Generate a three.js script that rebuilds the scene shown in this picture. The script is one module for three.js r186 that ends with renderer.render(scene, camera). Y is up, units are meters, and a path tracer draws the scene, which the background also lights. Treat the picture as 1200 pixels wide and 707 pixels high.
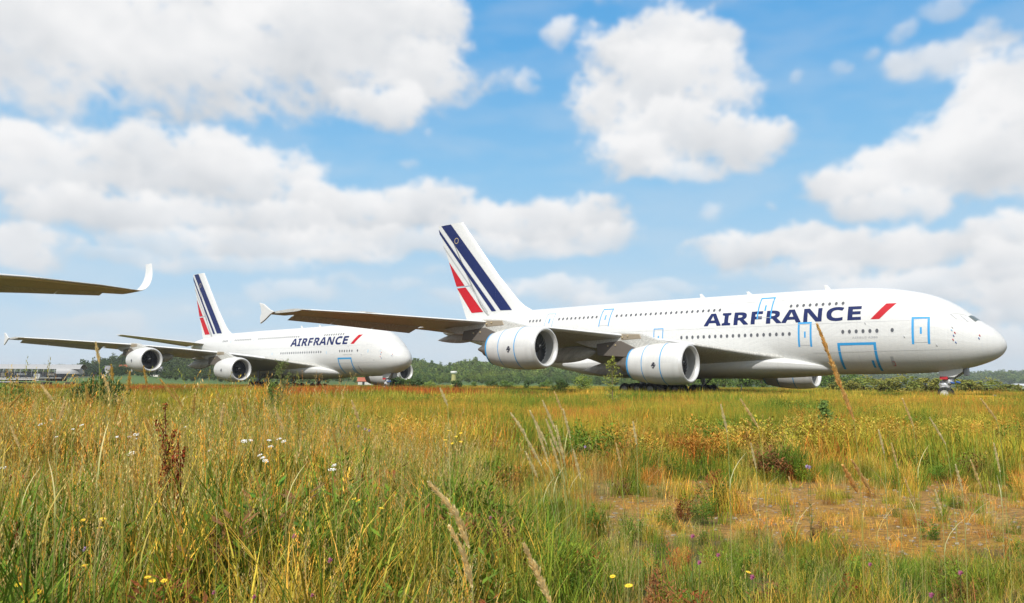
import * as THREE from 'three';
import { mergeGeometries } from 'three/addons/utils/BufferGeometryUtils.js';
import { TessellateModifier } from 'three/addons/modifiers/TessellateModifier.js';
import { FontLoader } from 'three/addons/loaders/FontLoader.js';
import { createNoise2D } from 'simplex-noise';

// ------------------------------------------------------------------ camera, sky, sun, exposure
const W = 1200, H = 707, F = 996.9, EYE = 1.424, PITCH = Math.atan((448.5 - 353.5) / F), ROLL = 0.00557;
const scene = new THREE.Scene();
const camera = new THREE.PerspectiveCamera(2 * Math.atan(353.5 / F) * 180 / Math.PI, W / H, 0.05, 9000);
camera.position.set(0, EYE, 0);
camera.rotation.order = 'YXZ';
camera.rotation.set(PITCH, 0, ROLL);
scene.add(camera);
camera.updateMatrixWorld(true);

const renderer = new THREE.WebGLRenderer({ antialias: true });
renderer.setSize(1024, 603);
renderer.toneMapping = THREE.LinearToneMapping;
renderer.toneMappingExposure = 1.0;
renderer.shadowMap.enabled = true;

const sun = new THREE.DirectionalLight(new THREE.Color(1, 0.965, 0.91), 3.9);
sun.position.set(-105, 240, 130);
sun.target.position.set(0, 0, -80);
sun.castShadow = true;
sun.shadow.radius = 1.2;
sun.shadow.mapSize.set(4096, 4096);
Object.assign(sun.shadow.camera, { left: -160, right: 160, top: 160, bottom: -160, near: 1, far: 700 });
scene.add(sun, sun.target);

// ------------------------------------------------------------------ helpers
function rng(seed) { let a = seed >>> 0; return () => { a = (a + 0x6d2b79f5) | 0; let t = Math.imul(a ^ (a >>> 15), 1 | a); t = (t + Math.imul(t ^ (t >>> 7), 61 | t)) ^ t; return ((t ^ (t >>> 14)) >>> 0) / 4294967296; }; }
const R = rng(20240719), rr = (a, b) => a + (b - a) * R();
const n2a = createNoise2D(rng(11)), n2b = createNoise2D(rng(12)), n2c = createNoise2D(rng(13));
const fbm = (n, x, y, o = 4) => { let s = 0, a = 0.5, f = 1; for (let i = 0; i < o; i++) { s += a * n(x * f + i * 17.3, y * f - i * 9.1); a *= 0.5; f *= 2.03; } return s; };
const clamp = THREE.MathUtils.clamp, lerp = THREE.MathUtils.lerp, sstep = (a, b, x) => { const t = clamp((x - a) / (b - a), 0, 1); return t * t * (3 - 2 * t); };
const V = (x, y, z) => new THREE.Vector3(x, y, z);
const col = (r, g, b) => new THREE.Color().setRGB(r, g, b);
// a photo pixel as a direction from the camera; the distance is given by what the thing stands on
function pixDir(px, py) { return V((px - 600) / F, (353.5 - py) / F, -1).normalize().applyQuaternion(camera.quaternion); }
function at(px, py, depth) { const d = pixDir(px, py); return V(0, EYE, 0).addScaledVector(d, depth / -d.z); }
const taken = new Map();
function numbered(n) { const k = taken.get(n) ?? 0; taken.set(n, k + 1); return k ? n + '_' + String(k).padStart(3, '0') : n; }
function tag(o, label, category, group, kind) { o.userData.label = label; if (category) o.userData.category = category; if (group) o.userData.group = group; if (kind) o.userData.kind = kind; return o; }
function mesh(name, geo, mat, parent) { const m = new THREE.Mesh(geo, mat); m.name = name; m.castShadow = m.receiveShadow = true; if (parent) parent.add(m); return m; }
function thing(name, label, category, group) { const g = new THREE.Group(); g.name = numbered(name); tag(g, label, category, group); scene.add(g); return g; }
const mat = (r, g, b, rough = 0.6, metal = 0, extra = {}) => new THREE.MeshStandardMaterial({ color: col(r, g, b), roughness: rough, metalness: metal, ...extra });
function tinted(g, r, gg, b) { const n = g.attributes.position.count, a = new Float32Array(n * 3); for (let i = 0; i < n; i++) { a[i * 3] = r; a[i * 3 + 1] = gg; a[i * 3 + 2] = b; } g.setAttribute('color', new THREE.BufferAttribute(a, 3)); return g; }
// a plain triangle collector with vertex colours
class Tri {
  constructor() { this.p = []; this.c = []; this.i = []; }
  v(x, y, z, c) { this.p.push(x, y, z); this.c.push(c[0], c[1], c[2]); return this.p.length / 3 - 1; }
  quad(a, b, c, d) { this.i.push(a, b, c, a, c, d); }
  // flat leaf centred at p, long axis u, side axis s
  leaf(p, u, s, c) { const a = this.v(p.x - u.x, p.y - u.y, p.z - u.z, c), b = this.v(p.x + s.x, p.y + s.y, p.z + s.z, c), d = this.v(p.x + u.x, p.y + u.y, p.z + u.z, c), e = this.v(p.x - s.x, p.y - s.y, p.z - s.z, c); this.quad(a, b, d, e); }
  // grass blade: base, azimuth, height, bend (horizontal travel of the tip), width
  blade(bx, bz, az, h, bend, w, c0, c1, seg = 3, by = 0) {
    const ca = Math.cos(az), sa = Math.sin(az); let l = -1, r = -1;
    for (let k = 0; k <= seg; k++) {
      const t = k / seg, o = bend * t * t, y = by + h * (t - 0.12 * t * t * Math.min(1, Math.abs(bend) / h)), ww = w * 0.5 * (k === seg ? 0.06 : 1 - 0.55 * t);
      const c = [lerp(c0[0], c1[0], t), lerp(c0[1], c1[1], t), lerp(c0[2], c1[2], t)], x = bx + ca * o, z = bz + sa * o;
      const a = this.v(x - sa * ww, y, z + ca * ww, c), b = this.v(x + sa * ww, y, z - ca * ww, c);
      if (k) this.quad(l, r, b, a);
      l = a; r = b;
    }
  }
  tube(pts, radii, c, sides = 5, c1 = c) {
    const n = pts.length; let prev = null;
    for (let k = 0; k < n; k++) {
      const d = pts[Math.min(n - 1, k + 1)].clone().sub(pts[Math.max(0, k - 1)]).normalize(), a = Math.abs(d.y) > 0.9 ? V(1, 0, 0) : V(0, 1, 0), s = V().crossVectors(d, a).normalize(), t = V().crossVectors(d, s), ring = [], f = k / (n - 1);
      const cc = [lerp(c[0], c1[0], f), lerp(c[1], c1[1], f), lerp(c[2], c1[2], f)];
      for (let j = 0; j < sides; j++) { const q = j / sides * 6.2832, x = Math.cos(q) * radii[k], y = Math.sin(q) * radii[k]; ring.push(this.v(pts[k].x + s.x * x + t.x * y, pts[k].y + s.y * x + t.y * y, pts[k].z + s.z * x + t.z * y, cc)); }
      if (prev) for (let j = 0; j < sides; j++) this.quad(prev[j], prev[(j + 1) % sides], ring[(j + 1) % sides], ring[j]);
      prev = ring;
    }
  }
  geo() { const g = new THREE.BufferGeometry(); g.setAttribute('position', new THREE.Float32BufferAttribute(this.p, 3)); g.setAttribute('color', new THREE.Float32BufferAttribute(this.c, 3)); g.setIndex(this.i); g.computeVertexNormals(); return g; }
}

// ------------------------------------------------------------------ sky (air and clouds only)
function buildSky() {
  const SW = 2048, SH = 1024, D2 = 180 / Math.PI;
  // cumulus seen in the photograph, as ellipses (photo pixel centre, half sizes), turned into directions
  const seen = [[40, 55, 150, 84], [190, 66, 170, 72], [330, 55, 150, 86], [440, 62, 110, 74], [505, 92, 58, 52], [515, 45, 46, 46], [110, 10, 190, 70], [300, -10, 220, 60], [480, -10, 60, 60], [450, 130, 60, 26],
    [60, 205, 95, 44], [180, 195, 105, 45], [290, 215, 100, 46], [375, 238, 44, 26], [170, 255, 160, 28], [240, 180, 60, 30], [20, 175, 50, 26],
    [335, 262, 60, 24], [415, 255, 70, 34], [500, 246, 66, 33], [565, 262, 60, 27], [640, 266, 66, 30], [695, 255, 48, 30], [722, 238, 32, 17], [480, 285, 140, 20], [330, 292, 120, 22], [600, 292, 80, 14], [690, 280, 60, 20],
    [25, 290, 66, 24], [150, 305, 60, 10], [270, 312, 110, 13], [400, 302, 60, 10], [120, 378, 60, 12], [340, 345, 60, 14], [200, 290, 80, 16],
    [660, 342, 72, 18], [785, 338, 46, 10], [720, 352, 60, 12], [560, 345, 60, 10],
    [768, 55, 72, 46], [718, 68, 40, 36], [826, 52, 46, 36], [762, 108, 90, 52], [845, 106, 52, 46], [706, 132, 38, 30], [792, 164, 104, 46], [868, 168, 56, 32], [745, 182, 54, 26], [800, 200, 60, 18],
    [1185, 125, 74, 58], [1110, 180, 74, 46], [1040, 214, 76, 40], [985, 222, 58, 26], [1150, 190, 74, 46], [1205, 165, 70, 64], [1040, 244, 60, 22], [1170, 100, 40, 26],
    [1085, 72, 46, 20], [1062, 34, 22, 14], [1140, 54, 30, 18], [1172, 40, 34, 20], [936, 88, 15, 12], [986, 80, 15, 12], [1020, 60, 20, 10], [1110, 10, 40, 12],
    [868, 296, 58, 24], [930, 284, 52, 24], [1000, 300, 90, 26], [1090, 294, 84, 28], [1170, 282, 66, 26], [1195, 318, 66, 34], [1080, 338, 140, 22], [960, 322, 70, 14], [1190, 360, 60, 26], [1170, 410, 70, 22], [1110, 385, 60, 20],
    [488, 196, 18, 9], [497, 158, 14, 8], [832, 246, 22, 13], [583, 92, 26, 18], [660, 40, 30, 20], [900, 246, 10, 7], [610, 100, 24, 18], [60, 345, 130, 9, 0.55], [240, 362, 90, 8, 0.55], [430, 332, 110, 11, 0.6], [330, 398, 120, 8, 0.5], [60, 400, 90, 9, 0.5], [520, 318, 60, 9, 0.5], [1140, 350, 90, 16, 0.7], [860, 322, 50, 8, 0.5], [470, 390, 60, 14, 0.6]];
  const B = seen.map(([x, y, a, b, st]) => { const d = pixDir(x, y); return [Math.atan2(d.x, -d.z) * D2, Math.asin(d.y) * D2, a / F * D2 * Math.cos(Math.atan((x - 600) / F)), b / F * D2, st ?? (a < 36 ? 0.62 : 1.18)]; });
  // the same kind of sky goes on all round and overhead
  const q = rng(77);
  for (let k = 0; k < 420; k++) {
    const el = 2 + Math.pow(q(), 1.4) * 80, az = -180 + 360 * q();
    if (Math.abs(az) < 41 && el < 31) continue;
    const s = 2.2 + el * 0.10 + q() * 4, m = 2 + Math.floor(q() * 4), wide = 1 / Math.max(0.25, Math.cos(el / D2));
    for (let j = 0; j < m; j++) B.push([az + (q() - 0.5) * s * 3 * wide, el + (q() - 0.5) * s * 0.9, s * (0.6 + q() * 0.7) * wide, s * (0.35 + q() * 0.3), 1]);
  }
  // lobes from high to low, so that lower, nearer heads stand in front; each is bright on its crown and greyer towards its flat base
  B.sort((a, b) => b[1] - a[1]);
  const bins = Array.from({ length: 72 }, () => []);
  for (const b of B) for (let k = 0; k < 72; k++) { const c = -180 + 5 * k + 2.5; let dz = Math.abs(c - b[0]) % 360; if (dz > 180) dz = 360 - dz; if (dz < b[2] * 1.7 + 4.5) bins[k].push(b); }
  const billow = (u, e) => { let t = 0, a = 0.5, f = 0.30; for (let k = 0; k < 5; k++) { t += a * (0.42 - Math.abs(n2b(u * f + k * 11, e * f * 1.25 - k * 7))); a *= 0.5; f *= 2.1; } return t; };
  const data = new Float32Array(SW * SH * 4), y0 = SH / 2 - 20, stops = [[0, 0.66, 0.77, 0.86], [3, 0.56, 0.73, 0.87], [8, 0.44, 0.67, 0.87], [14, 0.27, 0.56, 0.85], [22, 0.13, 0.42, 0.79], [32, 0.08, 0.34, 0.72], [90, 0.05, 0.22, 0.55]];
  for (let j = 0; j < SH; j++) for (let i = 0; i < SW; i++) {
    const el = ((j + 0.5) / SH - 0.5) * 180, o = (j * SW + i) * 4; let c = [0.2, 0.2, 0.12];
    if (j >= y0 && el > -1) {
      const e0 = Math.max(0, el); let k = 0; while (k < stops.length - 2 && e0 > stops[k + 1][0]) k++;
      const t = clamp((e0 - stops[k][0]) / (stops[k + 1][0] - stops[k][0]), 0, 1); c = [1, 2, 3].map((m) => lerp(stops[k][m], stops[k + 1][m], t));
      const th = ((i + 0.5) / SW - 0.5) * 2 * Math.PI, az = Math.atan2(Math.cos(th), -Math.sin(th)) * D2, sq = Math.max(0.2, Math.cos(el / D2)), u = az * sq;
      const wx = fbm(n2a, u * 0.14, el * 0.18, 3) * 2.4, wy = fbm(n2b, u * 0.16 + 40, el * 0.2, 3) * 1.6, bl = billow(u + wx * 0.15, el + wy * 0.15), puff = fbm(n2c, u * 0.2, el * 0.26, 4), fine = fbm(n2a, u * 1.4 + 90, el * 1.8, 4), soft = fbm(n2c, u * 0.11 + 30, el * 0.15, 3), low = sstep(0, 8, el);
      const veil = clamp(0.16 + 0.14 * (1 - low) + 0.5 * fbm(n2c, u * 0.09 + 60, el * 0.3, 4), 0, 0.4) * (0.35 + 0.65 * (1 - low)); for (let m = 0; m < 3; m++) c[m] = lerp(c[m], 0.80, veil);
      for (const e of bins[Math.min(71, Math.floor((az + 180) / 5))]) {
        let dz = az - e[0] + wx * 0.5 / sq; if (dz > 180) dz -= 360; if (dz < -180) dz += 360;
        const de = el - e[1] + wy * 0.45, v = de / e[3], r = e[4] - (dz * dz) / (e[2] * e[2]) - v * v * (v < 0 ? 1.15 : 0.95); if (r < -1.2) continue;
        const small = Math.min(1, e[3] / 1.6), x = r + (0.62 * puff + 0.75 * bl) * lerp(0.75, 1, small) + 0.17 * fine, a = sstep(-0.12, lerp(0.7, 1.25, clamp(0.5 - 0.7 * v, 0, 1)), x) * lerp(0.55, 0.97, low) * lerp(0.42, 1, sstep(0.5, 1.5, e[3])); if (a <= 0) continue;
        const sh = clamp(0.57 + 0.42 * v + 0.16 * bl + 0.45 * soft, 0, 1), cl = [lerp(0.60, 0.94, sh), lerp(0.635, 0.94, sh), lerp(0.675, 0.945, sh)];
        for (let m = 0; m < 3; m++) c[m] = lerp(c[m], cl[m], a);
      }
    }
    data[o] = c[0]; data[o + 1] = c[1]; data[o + 2] = c[2]; data[o + 3] = 1;
  }
  const t = new THREE.DataTexture(data, SW, SH, THREE.RGBAFormat, THREE.FloatType);
  t.mapping = THREE.EquirectangularReflectionMapping; t.magFilter = THREE.LinearFilter; t.colorSpace = THREE.LinearSRGBColorSpace; t.needsUpdate = true;
  scene.background = t; scene.environment = t;
}
buildSky();

// ------------------------------------------------------------------ terrain
const bare = (x, d) => {   // the dry stony track in the meadow, 0..1
  const n = fbm(n2b, x * 0.45, d * 0.8, 3) * 1.1;
  const a = 1 - ((x - 5.2) / 6.2) ** 2 - ((d - 10.2 + 0.06 * x) / 3.4) ** 2, b = 1 - ((x - 10.5) / 5) ** 2 - ((d - 12.5) / 3) ** 2, c = 1 - ((x - 4.4) / 2.6) ** 2 - ((d - 14.2) / 1.2) ** 2, e = 1 - ((x - 0.4) / 2.8) ** 2 - ((d - 10.4) / 1.5) ** 2;
  return sstep(0.0, 0.55, Math.max(a, b, c * 0.8, e * 0.75) + n);
};
const hillNear = pchip([-180, -60, -34, -28.5, -26, -24.3, -22, -19, -14, -9, -6.9, -5.8, -4.5, -3.7, -2.6, -1.7, 1.2, 5.7, 11, 20, 30, 60, 180], [6, 5, 1.5, 1, 3.5, 10.5, 14, 12.5, 8, 11, 13.5, 10, 6.5, 8.5, 12, 10.5, 9, 5.5, 3.5, 2, 1, 5, 6]);
function groundY(x, z) {
  const d = -z, r = Math.hypot(x, z), az = Math.atan2(x, d) * 57.2958;
  let y = 0.05 * n2a(x * 0.05, z * 0.05) * sstep(6, 30, r) + 0.03 * n2b(x * 0.3, z * 0.3);
  y -= 0.5 * sstep(180, 320, r);
  y += sstep(330, 850, r) * hillNear(az);
  y += sstep(1100, 2300, r) * (15 + 5 * n2c(az * 0.09, 1.7) + 3 * n2c(az * 0.3, 5));
  if (Math.abs(az + 26.2) < 6) y += 2.5 * sstep(250, 420, r) * sstep(6, 2, Math.abs(az + 26.2));
  return y;
}
function noiseTex(size, f) { const a = new Uint8Array(size * size * 4); for (let j = 0; j < size; j++) for (let i = 0; i < size; i++) { const c = f(i, j); a.set([c[0], c[1], c[2], 255], (j * size + i) * 4); } const t = new THREE.DataTexture(a, size, size); t.wrapS = t.wrapT = THREE.RepeatWrapping; t.magFilter = THREE.LinearFilter; t.minFilter = THREE.LinearMipmapLinearFilter; t.needsUpdate = true; return t; }
// noise that wraps round after `size` pixels
const wrapN = (n, i, j, size, k) => { const a = i / size * 6.28319, b = j / size * 6.28319; return n(Math.cos(a) * k + 3 * Math.cos(b) * k * 0.7, Math.sin(a) * k + 2.2 * Math.sin(b) * k * 0.7 + 5); };
{
  const q = rng(5);
  const tex = noiseTex(1024, (i, j) => { const a = wrapN(n2a, i, j, 1024, 2.5), b = wrapN(n2b, i, j, 1024, 9), g = q(); let v = 0.78 + 0.14 * a + 0.13 * b + 0.24 * (g - 0.5); if (g > 0.985) v += 0.25; const w = 0.06 * b; return [v + w, v, v - w].map((x) => clamp(Math.round(255 * x), 0, 255)); });
  tex.colorSpace = THREE.SRGBColorSpace; tex.repeat.set(1 / 3.1, 1 / 3.1);
  const bump = noiseTex(1024, (i, j) => { const b = 0.5 + 0.25 * wrapN(n2c, i, j, 1024, 10) + 0.3 * (q() - 0.5); const v = clamp(Math.round(255 * b), 0, 255); return [v, v, v]; });
  bump.repeat.copy(tex.repeat);
  const rad = [0]; for (let r = 0.6; r < 7000; r *= r < 40 ? 1.045 : 1.05) rad.push(r);
  const azs = []; for (let a = -180; a <= 180; a += Math.abs(a) < 44 ? 0.5 : 4) azs.push(a); if (azs[azs.length - 1] < 180) azs.push(180);
  const p = [], uv = [], c = [], idx = [], na = azs.length;
  for (const r of rad) for (const a of azs) {
    const x = r * Math.sin(a / 57.2958), z = -r * Math.cos(a / 57.2958), d = -z; p.push(x, groundY(x, z), z); uv.push(x, z);
    const b = r < 30 ? bare(x, d) : 0, n = fbm(n2a, x * 0.12, z * 0.12, 3);
    let k = [0.11 + 0.04 * n, 0.085 + 0.03 * n, 0.026];                                     // thatch under the grass
    const s = [0.52, 0.275, 0.04]; k = k.map((v, m) => lerp(v, s[m] + 0.06 * n, b));
    const far = sstep(150, 330, r), g = [0.11 + 0.04 * n, 0.215 + 0.03 * n, 0.03]; k = k.map((v, m) => lerp(v, g[m], far));
    const wood = sstep(420, 560, r), f = [0.06, 0.10, 0.03]; k = k.map((v, m) => lerp(v, f[m], wood));
    c.push(...k);
  }
  for (let i = 0; i < rad.length - 1; i++) for (let j = 0; j < na - 1; j++) { const a = i * na + j; idx.push(a, a + 1, a + na, a + 1, a + na + 1, a + na); }
  const g = new THREE.BufferGeometry(); g.setAttribute('position', new THREE.Float32BufferAttribute(p, 3)); g.setAttribute('uv', new THREE.Float32BufferAttribute(uv, 2)); g.setAttribute('color', new THREE.Float32BufferAttribute(c, 3)); g.setIndex(idx); g.computeVertexNormals();
  const nrm = g.attributes.normal; if (nrm.getY(na * 5) < 0) { for (let k = 0; k < idx.length; k += 3) { const t = idx[k]; idx[k] = idx[k + 1]; idx[k + 1] = t; } g.setIndex(idx); g.computeVertexNormals(); }
  const ground = mesh('ground', g, new THREE.MeshStandardMaterial({ vertexColors: true, map: tex, bumpMap: bump, bumpScale: 0.03, roughness: 1 }), scene);
  tag(ground, 'flat airfield meadow ground rising to low wooded hills', 'ground', null, 'structure');
}

// ------------------------------------------------------------------ airliners
const paint = (r, g, b) => new THREE.MeshPhysicalMaterial({ color: col(r, g, b), roughness: 0.55, specularIntensity: 0.35 });
const M = {
  white: new THREE.MeshPhysicalMaterial({ color: col(0.72, 0.725, 0.725), roughness: 0.38, clearcoat: 0.25, clearcoatRoughness: 0.25 }),
  grey: mat(0.50, 0.51, 0.51, 0.45), wing: mat(0.62, 0.63, 0.63, 0.45), lip: mat(0.70, 0.70, 0.69, 0.34, 0.25), edge: mat(0.74, 0.74, 0.73, 0.35, 0.1),
  duct: mat(0.40, 0.40, 0.38, 0.5), dark: mat(0.02, 0.02, 0.022, 0.6), fan: mat(0.07, 0.075, 0.08, 0.32, 0.6), metal: mat(0.32, 0.29, 0.25, 0.42, 0.7), shield: mat(0.36, 0.30, 0.22, 0.5, 0.3), sooty: mat(0.15, 0.13, 0.11, 0.6, 0.2),
  navy: paint(0.010, 0.020, 0.10), red: paint(0.47, 0.010, 0.02), tape: mat(0.03, 0.32, 0.68, 0.55), tapePale: mat(0.30, 0.55, 0.78, 0.55), seam: mat(0.42, 0.43, 0.44, 0.6), seamPale: mat(0.62, 0.63, 0.64, 0.6),
  window: mat(0.10, 0.105, 0.115, 0.22), windowRim: mat(0.62, 0.62, 0.62, 0.4), screen: mat(0.10, 0.125, 0.12, 0.12), cover: mat(0.66, 0.67, 0.67, 0.6),
  rubber: mat(0.022, 0.022, 0.022, 0.85), hub: mat(0.62, 0.62, 0.58, 0.5), foil: mat(0.70, 0.71, 0.73, 0.3, 0.35), steel: mat(0.30, 0.31, 0.32, 0.45, 0.5), redTape: mat(0.5, 0.02, 0.03, 0.6), blueCap: mat(0.02, 0.09, 0.32, 0.5), dull: mat(0.33, 0.34, 0.35, 0.5), charcoal: mat(0.03, 0.032, 0.05, 0.6), yellow: mat(0.75, 0.46, 0.03, 0.5), ochre: mat(0.45, 0.36, 0.2, 0.4),
};
{ // weathering: faint grime and run-off streaks with a grain of their own
  const q = rng(91), t = noiseTex(512, (i, j) => { const v = 0.955 + 0.02 * wrapN(n2a, i, j, 512, 2.2) - 0.05 * Math.max(0, wrapN(n2b, i, 0, 512, 11)) * (0.5 + 0.5 * wrapN(n2a, i, j, 512, 1.5)) + 0.014 * wrapN(n2c, i, j, 512, 8) + 0.012 * (q() - 0.5); return [v, v, v * 0.99].map((x) => clamp(Math.round(255 * x), 0, 255)); });
  t.colorSpace = THREE.SRGBColorSpace; t.repeat.set(0.13, 0.22); M.white.map = t;
  const t2 = noiseTex(512, (i, j) => { const v = 0.9 + 0.09 * wrapN(n2b, i, j, 512, 3) + 0.06 * wrapN(n2a, i, j, 512, 12) + 0.05 * (q() - 0.5); return [v, v * 0.99, v * 0.96].map((x) => clamp(Math.round(255 * x), 0, 255)); });
  t2.colorSpace = THREE.SRGBColorSpace; t2.repeat.set(0.2, 0.2); M.wing.map = t2; M.grey.map = t2;
}
// stations: x aft of the nose, top, bottom, half width, height of the widest line
const ST = [[0, 4.93, 4.93, 0, 4.93], [0.05, 5.22, 4.66, 0.30, 4.94], [0.15, 5.44, 4.44, 0.53, 4.95], [0.4, 5.82, 4.10, 0.90, 4.97], [1.0, 6.48, 3.68, 1.45, 5.02], [1.8, 7.06, 3.34, 1.93, 5.1], [2.6, 7.70, 3.08, 2.28, 5.2], [3.5, 8.46, 2.88, 2.58, 5.35], [4.6, 9.18, 2.69, 2.86, 5.5], [6, 9.80, 2.56, 3.10, 5.65], [7.7, 10.27, 2.48, 3.28, 5.8], [10.5, 10.74, 2.43, 3.47, 5.92], [14, 10.93, 2.4, 3.57, 5.97], [18, 10.97, 2.4, 3.57, 5.97], [42, 10.97, 2.4, 3.57, 5.97], [46, 10.94, 2.65, 3.55, 6.15], [50, 10.9, 3.3, 3.42, 6.6], [55, 10.85, 4.4, 3.05, 7.3], [60, 10.6, 5.6, 2.5, 8.0], [65, 10.2, 6.9, 1.75, 8.6], [68.5, 9.75, 7.7, 1.1, 8.8], [70.4, 9.3, 8.2, 0.55, 8.77], [70.7, 8.95, 8.5, 0.2, 8.72]];
function pchip(xs, ys) {
  const n = xs.length, h = [], s = [], m = [];
  for (let i = 0; i < n - 1; i++) { h.push(xs[i + 1] - xs[i]); s.push((ys[i + 1] - ys[i]) / h[i]); }
  for (let i = 0; i < n; i++) m.push(i === 0 ? s[0] : i === n - 1 ? s[n - 2] : s[i - 1] * s[i] <= 0 ? 0 : 3 * (h[i - 1] + h[i]) / ((2 * h[i] + h[i - 1]) / s[i - 1] + (h[i] + 2 * h[i - 1]) / s[i]));
  return (x) => { let i = 0; while (i < n - 2 && x > xs[i + 1]) i++; const t = clamp((x - xs[i]) / h[i], 0, 1), a = t * t, b = a * t; return (2 * b - 3 * a + 1) * ys[i] + (b - 2 * a + t) * h[i] * m[i] + (3 * a - 2 * b) * ys[i + 1] + (b - a) * h[i] * m[i + 1]; };
}
const sx = ST.map((s) => s[0]), fT = pchip(sx, ST.map((s) => s[1])), fB = pchip(sx, ST.map((s) => s[2])), fW = pchip(sx, ST.map((s) => s[3])), fM = pchip(sx, ST.map((s) => s[4]));
const NU = 2.2, NL = 2.05;
// aircraft axes: local x = minus the distance aft of the nose, y up from the ground, z to starboard
function skin(x, th) { const c = Math.cos(th), s = Math.sin(th), n = s > 0 ? NU : NL, m = fM(x); return V(-x, m + Math.sign(s) * (s > 0 ? fT(x) - m : m - fB(x)) * Math.abs(s) ** (2 / n), fW(x) * Math.sign(c) * Math.abs(c) ** (2 / n)); }
function sideZ(x, y) { const m = fM(x), n = y > m ? NU : NL, t = Math.min(0.999, Math.abs(y - m) / (y > m ? fT(x) - m : m - fB(x))); return fW(x) * (1 - t ** n) ** (1 / n); }
function sideP(x, y, off = 0) { const e = 0.02, z = sideZ(x, y), n = V(-(sideZ(x - e, y) - sideZ(x + e, y)) / (2 * e), -(sideZ(x, y + e) - sideZ(x, y - e)) / (2 * e), 1).normalize(); return { p: V(-x, y, z).addScaledVector(n, off), n }; }
function skinP(x, th, off) { const e = 0.01, p = skin(x, th), n = V().crossVectors(skin(x, th + e).sub(skin(x, th - e)), skin(x + e, th).sub(skin(x - e, th))).normalize(); if (n.z * Math.cos(th) + n.y * Math.sin(th) < 0) n.negate(); return p.addScaledVector(n, off); }
function loftGrid(rings, uvs) {  // rings of equal length, closed round
  const p = [], uv = [], idx = [], m = rings[0].length;
  rings.forEach((r, i) => r.forEach((v, j) => { p.push(v.x, v.y, v.z); uv.push(uvs ? uvs(v, i, j)[0] : v.x, uvs ? uvs(v, i, j)[1] : j); }));
  for (let i = 0; i < rings.length - 1; i++) for (let j = 0; j < m - 1; j++) { const a = i * m + j; idx.push(a, a + m, a + 1, a + 1, a + m, a + m + 1); }
  const g = new THREE.BufferGeometry(); g.setAttribute('position', new THREE.Float32BufferAttribute(p, 3)); g.setAttribute('uv', new THREE.Float32BufferAttribute(uv, 2)); g.setIndex(idx); g.computeVertexNormals(); return g;
}
const decal = (shape, off, edge = 0.22, map = (x, y) => sideP(-x, y, off).p) => {
  let g = new THREE.ShapeGeometry(shape, 10); g = new TessellateModifier(edge, 6).modify(g.index ? g.toNonIndexed() : g);
  const p = g.attributes.position; for (let i = 0; i < p.count; i++) { const q = map(p.getX(i), p.getY(i)); p.setXYZ(i, q.x, q.y, q.z); } g.computeVertexNormals(); return g;
};
const poly = (pts) => { const s = new THREE.Shape(); pts.forEach(([x, y], i) => (i ? s.lineTo(x, y) : s.moveTo(x, y))); s.closePath(); return s; };
// a ribbon of width w laid on the fuselage side along points (x aft, y)
function ribbon(pts, w, off, close = false) {
  const P = []; const L = close ? [...pts, pts[0]] : pts;
  for (let i = 0; i < L.length - 1; i++) { const [a, b] = L[i], [c, d] = L[i + 1], n = Math.max(1, Math.ceil(Math.hypot(c - a, d - b) / 0.2)); for (let k = 0; k < n; k++) { const dx = (c - a), dy = (d - b), l = Math.hypot(dx, dy), ux = dx / l, uy = dy / l, e0 = k === 0 ? w / 2 : 0, e1 = k === n - 1 ? w / 2 : 0, t0 = k / n * l - e0, t1 = (k + 1) / n * l + e1; P.push([[a + ux * t0 - uy * w / 2, b + uy * t0 + ux * w / 2], [a + ux * t1 - uy * w / 2, b + uy * t1 + ux * w / 2], [a + ux * t1 + uy * w / 2, b + uy * t1 - ux * w / 2], [a + ux * t0 + uy * w / 2, b + uy * t0 - ux * w / 2], i]); } }
  const t = new Tri(); for (const q of P) { const v = q.slice(0, 4).map(([x, y]) => { const s = sideP(x, y, off + 0.002 * q[4]).p; return t.v(s.x, s.y, s.z, [1, 1, 1]); }); t.quad(...v); } const g = t.geo(); g.deleteAttribute('color'); return g;
}
const font = await new FontLoader().loadAsync('fonts/droid/droid_sans_bold.typeface.json');
function lettering(word, xa, xf, y0, cap, slant = 0) { // one geometry per letter, from xa (aft) forward to xf
  const out = []; let adv = 0; const s = 100, cells = [];
  for (const ch of word) { const g = font.data.glyphs[ch], w = g.ha * s / font.data.resolution; cells.push([ch, adv]); adv += w; }
  let capU = 0; for (const sh of font.generateShapes('E', s)) for (const v of sh.getPoints(2)) capU = Math.max(capU, v.y);
  const kx = (xa - xf) / (adv - 0.06 * s), ky = cap / capU;
  for (const [ch, a] of cells) for (const sh of [font.generateShapes(ch, s)]) {
    const gs = sh.map((shape) => { const map = (v) => new THREE.Vector2(-xa + (a + v.x) * kx, y0 + v.y * ky); const n = new THREE.Shape(shape.getPoints(8).map(map)); n.holes = shape.holes.map((h) => new THREE.Path(h.getPoints(8).map(map))); return decal(n, 0.007, Math.max(0.12, cap * 0.2)); });
    if (cap > 1) for (const dy of [-0.04, 0.04]) sh.forEach((shape) => { const map = (v) => new THREE.Vector2(-xa + (a + v.x) * kx, y0 + dy + v.y * ky), n = new THREE.Shape(shape.getPoints(8).map(map)); n.holes = shape.holes.map((h) => new THREE.Path(h.getPoints(8).map(map))); gs.push(decal(n, dy > 0 ? 0.009 : 0.011, 0.27)); });
    if (gs.length) out.push(gs.length > 1 ? mergeGeometries(gs) : gs[0]);
  }
  return out;
}
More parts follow.
